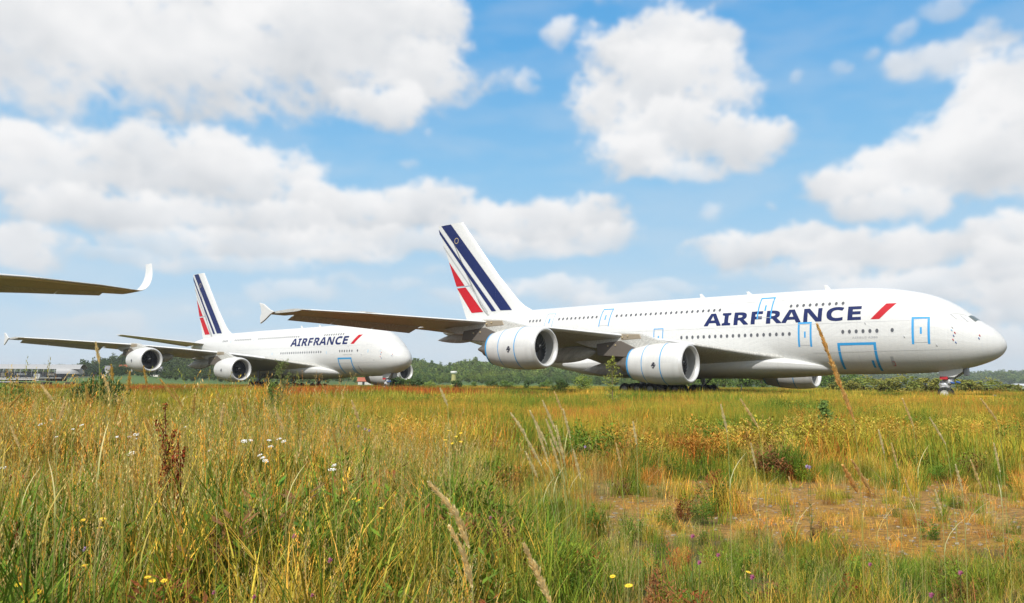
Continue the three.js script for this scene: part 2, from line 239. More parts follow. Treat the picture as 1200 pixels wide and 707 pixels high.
function airfoil(n, cut0 = 0, cut1 = 1) { // points (x, yt) from the upper trailing edge round the nose to the lower one, unit chord, thickness 1
  const th = (x) => 5 * (0.2969 * Math.sqrt(x) - 0.126 * x - 0.3516 * x * x + 0.2843 * x ** 3 - 0.1036 * x ** 4), cam = (x) => 0.14 * (x < 0.45 ? (0.9 * x - x * x) / 0.2025 : (0.1 + 0.9 * x - x * x) / 0.3025) * 0.5, xs = [];
  for (let i = 0; i <= n; i++) { const t = i / n; xs.push(cut0 + (cut1 - cut0) * (cut0 > 0 ? t : 1 - Math.cos(t * Math.PI / 2))); }
  return [...xs.slice().reverse().map((x) => [x, th(x) * 0.5 + cam(x)]), ...xs.slice(cut0 > 0 ? 0 : 1).map((x) => [x, -th(x) * 0.5 * 0.95 + cam(x)])];
}
// wing section table: z, leading edge x, trailing edge x, leading edge y, twist in degrees, thickness ratio
const WZ = [2.5, 5.5, 8, 11, 14.5, 20, 25.7, 30, 35, 39.5], WL = [18.4, 21.9, 24.3, 26.7, 29.5, 33.8, 38.3, 41.6, 45.6, 49.1], WT = [38.4, 38.8, 39.3, 40.2, 41.6, 43.9, 46.9, 49.2, 52.1, 54.9], WY = [3.9, 4.45, 4.9, 5.36, 5.80, 6.32, 6.78, 7.0, 7.28, 7.42], WA = [3.5, 3.4, 3.3, 3.1, 2.9, 2.7, 2.6, 2.6, 2.4, 1.2], WK = [0.15, 0.142, 0.136, 0.128, 0.118, 0.108, 0.104, 0.1, 0.1, 0.1];
const wl = pchip(WZ, WL), wt = pchip(WZ, WT), wy = pchip(WZ, WY), wa = pchip(WZ, WA), wk = pchip(WZ, WK);
function wingPt(z, x, y, s, spec) { const c = spec.t(z) - spec.l(z), a = spec.a(z) / 57.2958, X = x * c, Y = y * spec.k(z) * c; return V(-(spec.l(z) + X * Math.cos(a) + Y * Math.sin(a)), spec.y(z) - X * Math.sin(a) + Y * Math.cos(a), z * s); }
const SPEC = { l: wl, t: wt, y: wy, a: wa, k: wk };
function wingPart(zs, s, c0, c1, droop = 0, spec = SPEC, seg = 14) {
  const prof = airfoil(seg, c0, c1), rings = zs.map((z) => {
    const hinge = wingPt(z, c0, 0, s, spec);
    const r = prof.map(([x, y]) => { const v = wingPt(z, x, y, s, spec); if (droop) { const dx = v.x - hinge.x, dy = v.y - hinge.y, q = droop / 57.2958; v.x = hinge.x + dx * Math.cos(q) - dy * Math.sin(q); v.y = hinge.y + dx * Math.sin(q) + dy * Math.cos(q); } return v; });
    r.push(r[0].clone()); return r;
  });
  const cap = (r) => { const m = r.reduce((a, v) => a.add(v), V()).divideScalar(r.length); return r.map(() => m.clone()); };
  const body = loftGrid(rings, (v) => [v.x, v.z]), e0 = loftGrid([cap(rings[0]), rings[0]], (v) => [v.x, v.y]), e1 = loftGrid([rings[rings.length - 1], cap(rings[rings.length - 1])], (v) => [v.x, v.y]);
  return mergeGeometries([body, e0, e1]);
}
const steps = (a, b, n) => Array.from({ length: n + 1 }, (_, i) => a + (b - a) * i / n);
function lathe(profile, seg = 48) { const g = new THREE.LatheGeometry(profile.map(([s, r]) => new THREE.Vector2(r, s)), seg); g.rotateZ(Math.PI / 2); return g; }   // axis y -> -x (aft)
const nacR = pchip([0, 0.05, 0.25, 0.8, 1.8, 3, 4.2, 5.3, 6.15], [1.66, 1.76, 1.85, 1.94, 1.985, 1.96, 1.85, 1.68, 1.50]);
function band(s0, s1, off) { return lathe([[s0, nacR(s0) + off], [(s0 + s1) / 2, nacR((s0 + s1) / 2) + off], [s1, nacR(s1) + off]]); }
const ENG = {
  cowl: lathe([...steps(0.3, 6.15, 26).map((s) => [s, nacR(s)]), [6.15, 1.44], [5.2, 1.46]], 64),
  lip: lathe([[0.31, nacR(0.31) + 0.003], [0.2, nacR(0.2)], [0.1, nacR(0.1)], [0.05, nacR(0.05)], [0.015, 1.71], [0, 1.66], [0.015, 1.61], [0.06, 1.555], [0.16, 1.505], [0.32, 1.475]], 64),
  duct: lathe([[0.32, 1.475], [0.7, 1.455], [1.0, 1.465], [1.4, 1.48], [1.41, 0.2]], 48),
  spinner: lathe([[0.6, 0.005], [0.65, 0.09], [0.85, 0.24], [1.1, 0.36], [1.3, 0.42]], 24),
  core: lathe([[5.2, 1.3], [6.1, 1.05], [7.2, 0.72], [7.35, 0.66], [7.3, 0.55]], 32), plug: lathe([[7.0, 0.55], [7.6, 0.42], [8.3, 0.12], [8.4, 0.01]], 24),
  ringRear: band(5.93, 6.13, 0.012), ringA: band(2.12, 2.22, 0.01), ringB: band(4.18, 4.26, 0.01), seamA: band(2.15, 2.19, 0.006), seamB: band(4.2, 4.24, 0.006),
  fan: (() => { const t = new Tri(); for (let k = 0; k < 24; k++) { const a = k / 24 * 6.2832; let l = -1, r = -1; for (let i = 0; i <= 5; i++) { const f = i / 5, rad = lerp(0.38, 1.44, f), tw = lerp(0.5, 1.15, f), half = lerp(0.13, 0.22, f), sweep = 0.16 * Math.sin(f * 3.1), aa = a + sweep / Math.max(0.5, rad), ax = Math.cos(aa), ay = Math.sin(aa); const P = (sg) => { const o = sg * half; return t.v(-(1.22 + o * Math.cos(tw) * 0.8), ay * rad + ax * o * Math.sin(tw), ax * rad - ay * o * Math.sin(tw), [1, 1, 1]); }; const A = P(-1), Bb = P(1); if (i) t.quad(l, r, Bb, A); l = A; r = Bb; } } const g = t.geo(); g.deleteAttribute('color'); return g; })(),
  swirl: (() => { const t = new Tri(); for (let i = 0; i < 6; i++) { const q = 0.3 + i * 0.45, r = 0.12 + i * 0.03; const P = (w) => t.v(-(0.70 + i * 0.035) + 0.03, Math.sin(q) * (r + w), Math.cos(q) * (r + w), [1, 1, 1]); const a = P(0), b = P(0.06); if (i) t.quad(a - 2, b - 2, b, a); } const g = t.geo(); g.deleteAttribute('color'); return g; })(),
};
// round winged badge on the outer side of each cowl
const cowlMap = (off) => (x, y) => { const s = -x, r = nacR(clamp(s, 0, 6.15)) + off; return V(x, r * Math.sin(y / r), r * Math.cos(y / r)); };
{
  const cx = -2.86, cy = -0.2, ring = new THREE.Shape(); ring.absarc(cx, cy, 0.5, 0, 6.2832); const hole = new THREE.Path(); hole.absarc(cx, cy, 0.42, 0, 6.2832, true); ring.holes.push(hole);
  const b = [[0.05, 0.3], [0.16, 0.26], [0.2, 0.16], [0.12, 0.14], [0.08, 0.06], [0.26, 0.1], [0.28, 0.0], [0.16, -0.04], [0.22, -0.12], [0.12, -0.13], [0.1, -0.22], [0.0, -0.3], [-0.12, -0.27], [-0.14, -0.16], [-0.05, -0.14], [-0.02, -0.2], [0.03, -0.13], [-0.06, -0.06], [-0.22, -0.1], [-0.24, 0.02], [-0.1, 0.04], [-0.2, 0.14], [-0.08, 0.15], [-0.06, 0.26]];
  ENG.badgeRing = decal(ring, 0.008, 0.15, cowlMap(0.008)); ENG.badge = decal(poly(b.map(([x, y]) => [cx + x * 1.0, cy + y * 1.0])), 0.009, 0.12, cowlMap(0.009));
}
function engine(parent, xe, ye, ze, taped) {
  const g = new THREE.Group(); g.name = 'engine'; parent.add(g); g.position.set(-xe, ye, ze);
  const cowl = mesh('cowl', ENG.cowl, M.white, g); mesh('inlet_lip', ENG.lip, M.lip, g); mesh('inlet_duct', ENG.duct, M.duct, g); mesh('fan', ENG.fan, M.fan, g); mesh('spinner', ENG.spinner, M.dark, g); mesh('spinner_mark', ENG.swirl, M.cover, g);
  mesh('core_cowl', ENG.core, M.metal, g); mesh('exhaust_plug', ENG.plug, M.metal, g);
  for (const [n, o, m] of [['badge_emblem', ENG.badge, M.charcoal], ['badge_ring', ENG.badgeRing, M.steel]]) { const b = mesh(n, o, m, g); if (ze < 0) b.rotation.x = Math.PI; }
  if (taped) { for (const [n, o] of [['rear_tape', ENG.ringRear], ['tape_band', ENG.ringA], ['tape_band', ENG.ringB]]) mesh(n, o, M.tape, g); }
  else { mesh('cowl_seam', ENG.seamA, M.seamPale, g); mesh('cowl_seam', ENG.seamB, M.seamPale, g); }
  return g;
}
function slab(profile, half0, half1) { // x-y outline (x aft, y) with a thickness across z, rounded a little by a bevel
  const g = new THREE.ExtrudeGeometry(poly(profile.map(([x, y]) => [-x, y])), { depth: half0 * 2 - 0.1, bevelEnabled: true, bevelSize: 0.05, bevelThickness: 0.05, bevelSegments: 2, steps: 1 }); g.translate(0, 0, -half0 + 0.05); return g;
}
function wheelGeo(r, w) { const t = lathe([[-w / 2 + 0.05, r * 0.55], [-w / 2, r * 0.66], [-w / 2 + 0.02, r * 0.88], [-w / 2 + 0.09, r * 0.97], [-w * 0.18, r], [w * 0.18, r], [w / 2 - 0.09, r * 0.97], [w / 2 - 0.02, r * 0.88], [w / 2, r * 0.66], [w / 2 - 0.05, r * 0.55]], 28), h = lathe([[-w / 2 + 0.1, 0.005], [-w / 2 + 0.08, r * 0.2], [-w / 2 + 0.14, r * 0.3], [-w / 2 + 0.06, r * 0.52], [-w / 2 + 0.05, r * 0.57], [w / 2 - 0.05, r * 0.57], [w / 2 - 0.06, r * 0.52], [w / 2 - 0.14, r * 0.3], [w / 2 - 0.08, r * 0.2], [w / 2 - 0.1, 0.005]], 24); t.rotateY(Math.PI / 2); h.rotateY(Math.PI / 2); return [t, h]; }
const [TYRE_N, HUB_N] = wheelGeo(0.62, 0.45), [TYRE_M, HUB_M] = wheelGeo(0.70, 0.53);
function bar(a, b, r) { const t = new Tri(); t.tube([a, b], [r, r], [1, 1, 1], 10); const g = t.geo(); g.deleteAttribute('color'); return g; }
function box(x0, x1, y0, y1, z0, z1) { const g = new THREE.BoxGeometry(x1 - x0, y1 - y0, z1 - z0); g.translate((x0 + x1) / 2, (y0 + y1) / 2, (z0 + z1) / 2); return g; }
const plain = (list) => mergeGeometries(list.map((g) => { const h = g.index ? g.toNonIndexed() : g.clone(); for (const k of Object.keys(h.attributes)) if (!['position', 'normal'].includes(k)) h.deleteAttribute(k); return h; }));
function mainGear(parent, x, z, axles) {
  const g = new THREE.Group(); g.name = 'main_gear'; parent.add(g);
  mesh('strut', plain([bar(V(-x, 0.75, z), V(-x, 3.2, z), 0.2), bar(V(-x, 1.2, z), V(-x + 1.5, 2.6, z), 0.09), bar(V(-x, 1.2, z), V(-x, 2.7, z - Math.sign(z) * 1.2), 0.09)]), M.steel, g);
  mesh('bogie_beam', plain([bar(V(-x - axles * 0.9, 0.72, z), V(-x + axles * 0.9, 0.72, z), 0.15), ...steps(-(axles - 1) / 2, (axles - 1) / 2, axles - 1).map((k) => bar(V(-x + k * 1.7, 0.70, z - 0.7), V(-x + k * 1.7, 0.70, z + 0.7), 0.1))]), M.steel, g);
  for (const k of steps(-(axles - 1) / 2, (axles - 1) / 2, axles - 1)) for (const s of [-1, 1]) { const w = mesh('wheel', TYRE_M, M.rubber, g); w.position.set(-x + k * 1.7, 0.69, z + s * 0.78); mesh('hub', HUB_M, M.steel, g).position.copy(w.position); }
}
const FIN = { // outline (x aft, y) of the fixed fin and of the rudder
  le: pchip([9.6, 10.6, 11.5, 13, 24.0], [50.5, 53.6, 55.6, 57.4, 67.3]), te: pchip([9.6, 24.0], [66.0, 72.35]),
};
const stripe = (q) => decal(poly(q.map(([x, y]) => [-x, y])), 0, 0.35, (x, y) => { const l = FIN.le(y), t = FIN.te(y), f = clamp((-x - l) / (t - l), 0.001, 0.999); return V(x, y, finHalf(f, t - l) + 0.045); });
function finHalf(f, c) { return 5 * 0.09 * c * (0.2969 * Math.sqrt(f) - 0.126 * f - 0.3516 * f * f + 0.2843 * f ** 3 - 0.1036 * f ** 4) + 0.004; }
function finPart(ys, f0, f1) { const fs = steps(f0, f1, 14), rings = ys.map((y) => { const l = FIN.le(y), t = FIN.te(y), c = t - l, P = (f, s) => V(-(l + f * c), y, s * finHalf(f, c)); const r = [...fs.map((f) => P(f, 1)), ...fs.slice().reverse().map((f) => P(f, -1))]; r.push(r[0].clone()); return r; }); const top = rings[rings.length - 1]; return mergeGeometries([loftGrid(rings, (v) => [v.x, v.y]), loftGrid([top, top.map((v) => V(v.x, v.y, 0))], (v) => [v.x, v.z])]); }

function airliner(name, label, group, style) {
  const A = thing(name, label, 'airplane', group);
  // fuselage
  const xs = [0, 0.02, 0.05, 0.1, 0.17, 0.27, 0.4, 0.57, 0.78, 1.0, 1.3, 1.65, 2.05, 2.5, 3, 3.5, 4, 4.6, 5.3, 6, 6.8, 7.7, 9, 10.5, 12, 14, 18, 23, 30, 36, 42, 44, 46, 48, 50, 52.5, 55, 57.5, 60, 62.5, 65, 67, 68.5, 69.6, 70.4, 70.7];
  const fus = mesh('fuselage', loftGrid(xs.map((x) => steps(0, 2 * Math.PI, 72).map((t) => skin(x, -t))), (v, i, j) => [v.x, j * 0.33]), M.white, A);
  mesh('tail_cone_outlet', lathe([[0, 0.24], [0.06, 0.2], [0.07, 0.01]], 20), M.dark, fus).position.set(-70.66, 8.72, 0);
  // cabin windows
  const oval = new THREE.CircleGeometry(1, 14); oval.scale(0.145, 0.20, 1); const rim = new THREE.RingGeometry(1, 1.3, 14); rim.scale(0.145, 0.20, 1);
  const rows = [[steps(30.4, 18.3, 18), 6.33], [steps(13.05, 9.95, 5), 6.36], [[8.62], 6.38], [steps(18.35, 13.2, 8), 9.17], [steps(39.25, 26.15, 20), 9.17], [steps(47.7, 42.1, 9), 9.17], [steps(52.4, 50.7, 3), 9.12]];
  for (const [list, y] of rows) for (const x of list) { const s = sideP(x, y, 0.006), w = mesh('cabin_window', oval, M.window, fus); w.position.copy(s.p); w.lookAt(s.p.clone().add(s.n)); const r = mesh('window_rim', rim, M.windowRim, fus); r.position.copy(s.p); r.quaternion.copy(w.quaternion); }
  // lettering and the red flash
  for (const g of style.letters) mesh('letter', g, M.navy, fus);
  mesh('red_flash', style.flash, M.red, fus);
  for (const g of style.small) mesh('small_letter', g, M.seam, fus);
  // skin joints: radome ring, frame joints and a lap joint
  const ringSeam = (x) => { const t = new Tri(), N = 60; for (let i = 0; i <= N; i++) { const h = i / N * 6.28318, a = skinP(x - 0.016, h, 0.004), b = skinP(x + 0.016, h, 0.004), k = t.v(a.x, a.y, a.z, [1, 1, 1]); t.v(b.x, b.y, b.z, [1, 1, 1]); if (i) t.quad(k - 2, k - 1, k + 1, k); } const g = t.geo(); g.deleteAttribute('color'); return g; };
  for (const x of [1.55, 7.7, 14.6, 22.6, 30.9, 38.2, 45.4, 53.2]) mesh('skin_joint', ringSeam(x), M.seamPale, fus);
  for (const [x0, x1, y] of [[4, 46, 7.25], [3.2, 16, 4.55], [9, 50, 9.85]]) mesh('lap_joint', ribbon(steps(x0, x1, 40).map((x) => [x, y]), 0.028, 0.004), M.seamPale, fus);
  // doors
  const door = (x, y, w, h, tape, tw) => {
    const d = new THREE.Group(); d.name = 'door'; A.add(d);
    const q = [[x + w / 2, y - h / 2], [x + w / 2, y + h / 2], [x - w / 2, y + h / 2], [x - w / 2, y - h / 2]];
    mesh('door_seam', ribbon(q, 0.045, 0.006, true), style.taped ? M.seam : M.seamPale, d);
    mesh('door_window', decal((() => { const s = new THREE.Shape(); s.absellipse(-(x + w * 0.27), y + h * 0.13, 0.1, 0.13, 0, 6.2832); return s; })(), 0.008, 0.2), M.window, d);
    if (style.taped) mesh('door_handle_tape', ribbon([[x - 0.02, y - 0.22], [x - 0.02, y + 0.22]], 0.16, 0.012), M.tape, d);
    else mesh('door_handle', ribbon([[x - 0.02, y - 0.2], [x - 0.02, y + 0.16]], 0.12, 0.012), M.tapePale, d);
    if (tape && style.taped) { const o = tw / 2; mesh('tape_strip', ribbon([[x + w / 2 + o, y - h / 2 - 0.05], [x + w / 2 + o, y + h / 2 + o], [x - w / 2 - o, y + h / 2 + o], [x - w / 2 - o, y - h / 2 - 0.05]], tw, 0.014), tape, d); }
  };
  door(6.24, 6.28, 1.12, 2.15, M.tape, 0.19); door(16.75, 6.22, 1.02, 2.1, M.tape, 0.18); door(33.3, 6.3, 1.05, 2.1, M.tape, 0.09);
  door(21.05, 9.12, 1.3, 2.05, M.tape, 0.13); door(40.8, 9.05, 1.25, 1.95, M.tape, 0.11); door(49.2, 9.0, 1.15, 1.9, M.tapePale, 0.05);
  // cargo hold door, edges taped over
  mesh('cargo_door_tape', ribbon([[13.5, 2.98], [13.5, 5.2], [10.2, 5.2], [10.2, 2.82]], 0.24, 0.014), M.tape, A);
  mesh('cargo_door_tape_patch', ribbon([[10.65, 3.1], [10.65, 3.55]], 0.22, 0.012), M.tape, A);
  mesh('service_panel', ribbon([[8.9, 3.3], [8.9, 3.85]], 0.26, 0.01), M.seam, A); mesh('service_panel_tape', ribbon([[8.85, 3.25], [8.85, 3.42]], 0.24, 0.014), M.redTape, A);
  // probes with red caps on the nose
  for (const [x, y, c] of [[3.65, 5.75, M.blueCap], [3.55, 6.0, M.red], [3.7, 5.4, M.red], [3.5, 5.15, M.blueCap], [3.75, 6.5, M.seam], [3.8, 6.25, M.tapePale], [1.75, 5.75, M.red], [1.8, 5.5, M.blueCap], [5.0, 4.95, M.seam], [7.6, 5.75, M.seam], [11.0, 7.1, M.seam]]) { const s = sideP(x, y, 0.03), p = mesh('probe_cover', new THREE.CapsuleGeometry(0.04, 0.12, 3, 8), c, A); p.position.copy(s.p); p.rotation.z = 0.5; }
  // flight deck windows
  const pane = (n, pts, m) => { const t = new Tri(), N = 6; for (let i = 0; i <= N; i++) for (let j = 0; j <= N; j++) { const a = i / N, b = j / N, x = lerp(lerp(pts[0][0], pts[1][0], a), lerp(pts[3][0], pts[2][0], a), b), h = lerp(lerp(pts[0][1], pts[1][1], a), lerp(pts[3][1], pts[2][1], a), b), p = skinP(x, h / 57.2958, 0.012); t.v(p.x, p.y, p.z, [1, 1, 1]); if (i && j) { const k = i * (N + 1) + j; t.quad(k, k - 1, k - N - 2, k - N - 1); } } const g = t.geo(); g.deleteAttribute('color'); return mesh(n, g, m, A); };
  for (const s of [1, -1]) { const m = (l) => l.map(([x, h]) => [x, s > 0 ? h : 180 - h]);
    pane('windscreen', m([[2.0, 87], [2.55, 87], [2.72, 63], [2.15, 58]]), style.taped ? M.screen : M.cover); pane('side_windscreen', m([[2.20, 56], [2.80, 61], [3.2, 50], [2.6, 45]]), M.cover); pane('rear_cockpit_window', m([[2.72, 43], [3.32, 48.5], [3.9, 42], [3.4, 36.5]]), M.cover);
    pane('cockpit_window_frame', m([[2.17, 57.7], [2.75, 62.7], [2.79, 61.3], [2.19, 56.3]]), M.seam); pane('cockpit_window_frame', m([[2.61, 44.7], [3.21, 49.7], [3.3, 48.7], [2.71, 43.3]]), M.seam); pane('cockpit_window_frame', m([[3.42, 36.3], [3.92, 41.8], [4.02, 40.7], [3.5, 35.6]]), M.seam); pane('cockpit_window_frame', m([[2.79, 61.2], [2.86, 61.2], [3.97, 42.0], [3.92, 41.8]]), M.seam); }
  // belly fairing
  const bx = [[14.3, 0.6, 2.7, 2.9], [15.2, 2.2, 2.46, 3.2], [16.2, 2.75, 2.3, 3.6], [18, 3.45, 2.18, 4.05], [21, 4.05, 2.05, 4.45], [25, 4.5, 1.98, 4.7], [36, 4.5, 1.98, 4.7], [40, 4.5, 2.05, 4.8], [44, 3.8, 2.3, 4.4], [47.5, 2.4, 2.95, 3.9]];
  const bs = bx.map((b) => b[0]), bw = pchip(bs, bx.map((b) => b[1])), bb = pchip(bs, bx.map((b) => b[2])), bt = pchip(bs, bx.map((b) => b[3]));
  mesh('belly_fairing', loftGrid(steps(14.3, 47.5, 44).map((x) => steps(0, 2 * Math.PI, 48).map((t) => { const c = Math.cos(-t), s = Math.sin(-t), m = (bt(x) + bb(x)) / 2 + 0.3, n = 2.5; return V(-x, m + Math.sign(s) * (s > 0 ? bt(x) - m : m - bb(x)) * Math.abs(s) ** (2 / n), bw(x) * Math.sign(c) * Math.abs(c) ** (2 / n)); })), (v, i, j) => [v.x, j * 0.3]), M.white, A);
  // antennas and beacons
  for (const [x, h] of [[15.6, 0.42], [29.6, 0.4], [24, 0.3]]) mesh('antenna', slab([[x - 0.25, fT(x) - 0.05], [x + 0.3, fT(x) - 0.05], [x + 0.42, fT(x) + h], [x + 0.22, fT(x) + h]], 0.07), M.white, A);
  // wings
  for (const s of [1, -1]) {
    const w = new THREE.Group(); w.name = 'wing'; A.add(w);
    const skinZs = (a, b) => [...new Set([a, ...WZ.filter((z) => z > a + 0.2 && z < b - 0.2), b])];
    const flip = (g) => { if (s < 0) { const i = g.index; for (let k = 0; k < i.count; k += 3) { const t = i.getX(k); i.setX(k, i.getX(k + 1)); i.setX(k + 1, t); } g.computeVertexNormals(); } return g; };
    mesh('wing_box', flip(wingPart([...skinZs(2.5, 27.3), ...skinZs(27.3, 38), 39.5], s, 0, 0.79)), M.wing, w);
    mesh('leading_edge_slat', flip(wingPart(skinZs(9.5, 38.8), s, 0, 0.085, 0, { ...SPEC, l: (z) => wl(z) - 0.02, k: (z) => wk(z) * 1.06 }, 8)), M.edge, w);
    for (const [a, b, d] of [[3.4, 14.3, 2.5], [14.5, 21, 3], [21.2, 27.1, 3]]) mesh('flap', flip(wingPart(skinZs(a, b), s, 0.795, 1, d, SPEC, 5)), M.wing, w);
    for (const [a, b] of [[27.5, 30.9], [30.93, 34.35], [34.38, 37.8]]) mesh('aileron', flip(wingPart([a, (a + b) / 2, b], s, 0.795, 1, 20, SPEC, 5)), M.wing, w);
    mesh('wing_tip_trailing_edge', flip(wingPart([38, 39.5], s, 0.795, 1, 0, SPEC, 5)), M.wing, w);
    // wing tip fence: up and down from the rear of the tip
const f = [[52.2, 7.42], [53.0, 7.66], [54.3, 8.34], [55.1, 8.52], [54.75, 7.9], [54.6, 7.4], [54.85, 6.9], [54.75, 6.3], [54.0, 6.6], [53.0, 7.15]].map(([x, y]) => [54.3 + (x - 54.3) * 0.82 + 0.75, 7.42 + (y - 7.42) * 0.86]); const fg = slab(f, 0.09); fg.translate(0, 0, s * 39.58); mesh('wing_tip_fence', fg, M.white, w);
    // flap track fairings
    for (const [z, len, r] of [[8.6, 8.5, 0.72], [14.3, 8.8, 0.68], [19.6, 8.0, 0.58], [24.2, 6.4, 0.46]]) { const y0 = wingPt(z, 0.72, -0.5, s, SPEC), pr = steps(0, 1, 12).map((t) => [t * len, Math.max(0.01, r * Math.sin(Math.PI * Math.pow(t, 0.75)) ** 0.8)]), g = lathe(pr, 20); g.scale(1, 1.25, 0.72); g.rotateZ(0.06); const m = mesh('flap_track_fairing', g, M.wing, w); m.position.set(y0.x + len * 0.46, y0.y - r * 0.35, y0.z); }
    // pylons
    for (const [xe, ye, ze] of [[22.88, 3.05, 15.08], [31.5, 4.23, 25.67]]) {
      const lx = wl(ze), ly = wy(ze);
      const p = slab([[xe + 1.6, ye + 1.9], [xe + 3.4, ye + 2.22], [lx - 1.6, ly + 0.10], [lx + 0.6, ly + 0.25], [lx + 6.0, ly - 0.5], [lx + 4.2, ly - 1.0], [xe + 8.4, ye + 1.5], [xe + 6.0, ye + 1.3]], 0.34); p.translate(0, 0, s * ze); mesh('pylon', p, M.wing, w);
      const q = slab([[xe + 5.4, ye + 1.35], [lx + 0.4, ly - 0.55], [lx + 3.2, ly - 0.8], [xe + 10.2, ye + 0.95], [xe + 7.0, ye + 0.75], [xe + 5.8, ye + 1.1]], 0.40); q.translate(0, 0, s * ze); mesh('pylon_heat_shield', q, M.sooty, w);
      const h = slab([[lx - 1.9, ly - 0.34], [lx - 1.7, ly + 0.02], [lx + 0.5, ly + 0.12], [lx + 0.3, ly - 0.42]], 0.37); h.translate(0, 0, s * ze); mesh('pylon_metal_panel', h, M.shield, w);
      if (s > 0) for (const [dx, dy] of [[1.0, -0.95], [1.9, -1.0], [0.2, -0.2], [-0.4, -0.1]]) { const b = mesh('pylon_drain', new THREE.SphereGeometry(0.09, 8, 6), M.ochre, w); b.position.set(-(lx + dx), ly + dy, ze + 0.4); }
    }
    for (const [xe, ye, ze] of [[22.88, 3.05, 15.08], [31.5, 4.23, 25.67]]) engine(A, xe, ye, s * ze, style.taped);
    // tailplane
    const T = { l: pchip([0, 15.2], [59.8, 69.6]), t: pchip([0, 15.2], [70.2, 73.0]), y: pchip([0, 15.2], [8.7, 10.2]), a: () => 0, k: () => 0.1 };
    const tp = mesh('tailplane', flip(wingPart([0.4, 5, 10, 15.2], s, 0, 0.72, 0, T)), M.white, A); mesh('elevator', flip(wingPart([1.4, 8, 14.6], s, 0.725, 1, 5, T, 5)), M.wing, tp);
  }
  // fin and rudder
  const fin = mesh('fin', finPart([9.6, 10.1, 10.6, 11, 11.5, 12.2, 13, 16, 20, 23.3, 23.85, 24.05], 0, 0.66), M.white, A), ru = mesh('rudder', finPart([14.85, 18, 22, 24.05], 0.664, 1), M.white, fin), rl = mesh('rudder', finPart([10.0, 11, 12, 13.5, 14.72], 0.664, 1), M.white, fin);
  for (const [n, q, m] of style.stripes) mesh(n, stripe(q), m, fin);
  const em = new THREE.RingGeometry(0.34, 0.44, 20); em.translate(-68.25, 21.45, finHalf(0.2, 6) + 0.06); mesh('fin_emblem', decalRing(em), M.ochre, fin);
  // nose gear
  const ng = new THREE.Group(); ng.name = 'nose_gear'; A.add(ng);
  mesh('strut', plain([bar(V(-5.1, 0.62, 0), V(-4.85, 2.75, 0), 0.13), bar(V(-5.1, 1.15, 0), V(-3.7, 2.7, 0), 0.07), bar(V(-5.1, 0.62, -0.5), V(-5.1, 0.62, 0.5), 0.09)]), M.steel, ng);
  const wrap = new THREE.SphereGeometry(1, 26, 18); { const p = wrap.attributes.position; for (let i = 0; i < p.count; i++) { const k = 1 + 0.16 * n2a(p.getX(i) * 3 + p.getZ(i), p.getY(i) * 4) + 0.08 * n2b(p.getX(i) * 9, p.getY(i) * 9 + p.getZ(i) * 7); p.setXYZ(i, p.getX(i) * 0.50 * k, p.getY(i) * 0.56 * k, p.getZ(i) * 0.42 * k); } wrap.computeVertexNormals(); }
  const wr = mesh('foil_wrap', wrap, M.foil, ng); wr.position.set(-5.15, 1.38, 0); const wr2 = mesh('foil_wrap', wrap, M.foil, ng); wr2.position.set(-4.75, 1.75, 0.1); wr2.scale.set(0.8, 0.6, 0.9); wr2.rotation.z = 0.7;
  for (const [x, y] of [[4.45, 1.62], [3.95, 1.66]]) mesh('blue_cap', new THREE.CapsuleGeometry(0.1, 0.22, 4, 8).rotateZ(1.3), M.blueCap, ng).position.set(-x, y, 0.34);
  for (const s of [-1, 1]) { const w = mesh('wheel', TYRE_N, M.rubber, ng); w.position.set(-5.1, 0.61, s * 0.40); mesh('hub', HUB_N, M.hub, ng).position.copy(w.position); const d = slab([[3.55, 2.62], [3.5, 2.9], [5.45, 2.72], [5.45, 2.14], [4.2, 2.16]], 0.05); d.translate(0, 0, s * 0.62); mesh('gear_door', d, M.white, ng); }
  mesh('gear_door_tape', box(-5.4, -4.75, 1.92, 2.18, 0.5, 0.72), M.redTape, ng); mesh('forward_gear_door', slab([[3.2, 2.92], [3.2, 2.3], [3.45, 2.3], [3.5, 2.92]], 0.35), M.steel, ng);
  for (const [x, z, n] of [[33.0, 6.2, 2], [33.0, -6.2, 2], [36.0, 2.7, 3], [36.0, -2.7, 3]]) mainGear(A, x, z, n);
  return A;
}
function decalRing(g) { const p = g.attributes.position; for (let i = 0; i < p.count; i++) { const x = -p.getX(i), y = p.getY(i), l = FIN.le(y), t = FIN.te(y); p.setZ(i, finHalf(clamp((x - l) / (t - l), 0.001, 1), t - l) + 0.06); } g.computeVertexNormals(); return g; }
const STYLE = {
  letters: lettering('AIRFRANCE', 27.75, 11.35, 7.49, 1.27), small: lettering('AIRBUS A380', 12.2, 9.9, 5.68, 0.19),
  flash: decal(poly([[-10.55, 7.46], [-9.75, 7.46], [-8.35, 8.94], [-9.25, 8.94]].sort(() => 0)), 0.007),
  stripes: [['blue_stripe', [[71.6, 23.98], [69.5, 23.98], [57.4, 11.0], [59.45, 11.05]], M.navy], ['narrow_blue_stripe', [[72.2, 23.6], [71.95, 22.8], [61.1, 11.0], [60.25, 11.0]].reverse(), M.navy], ['thin_dark_stripe', [[71.25, 21.2], [71.05, 20.7], [62.05, 10.95], [61.8, 10.95]].reverse(), M.seam], ['red_stripe', [[69.95, 18.6], [68.3, 14.92], [66.55, 14.92]], M.red], ['red_stripe', [[68.2, 14.65], [66.35, 14.65], [62.75, 11.0], [65.1, 11.0]], M.red]],
};
function place(o, x, depth, a, roll, y) { o.position.set(x, y, -depth); o.rotation.order = 'YXZ'; o.rotation.set(-roll, -a, 0); }
const TWIN = [43, 67];
const jetA = airliner('airliner', 'white double-deck airliner with bright blue tape around its doors and engine cowls', 'double-deck airliners parked on the meadow', { ...STYLE, taped: true });
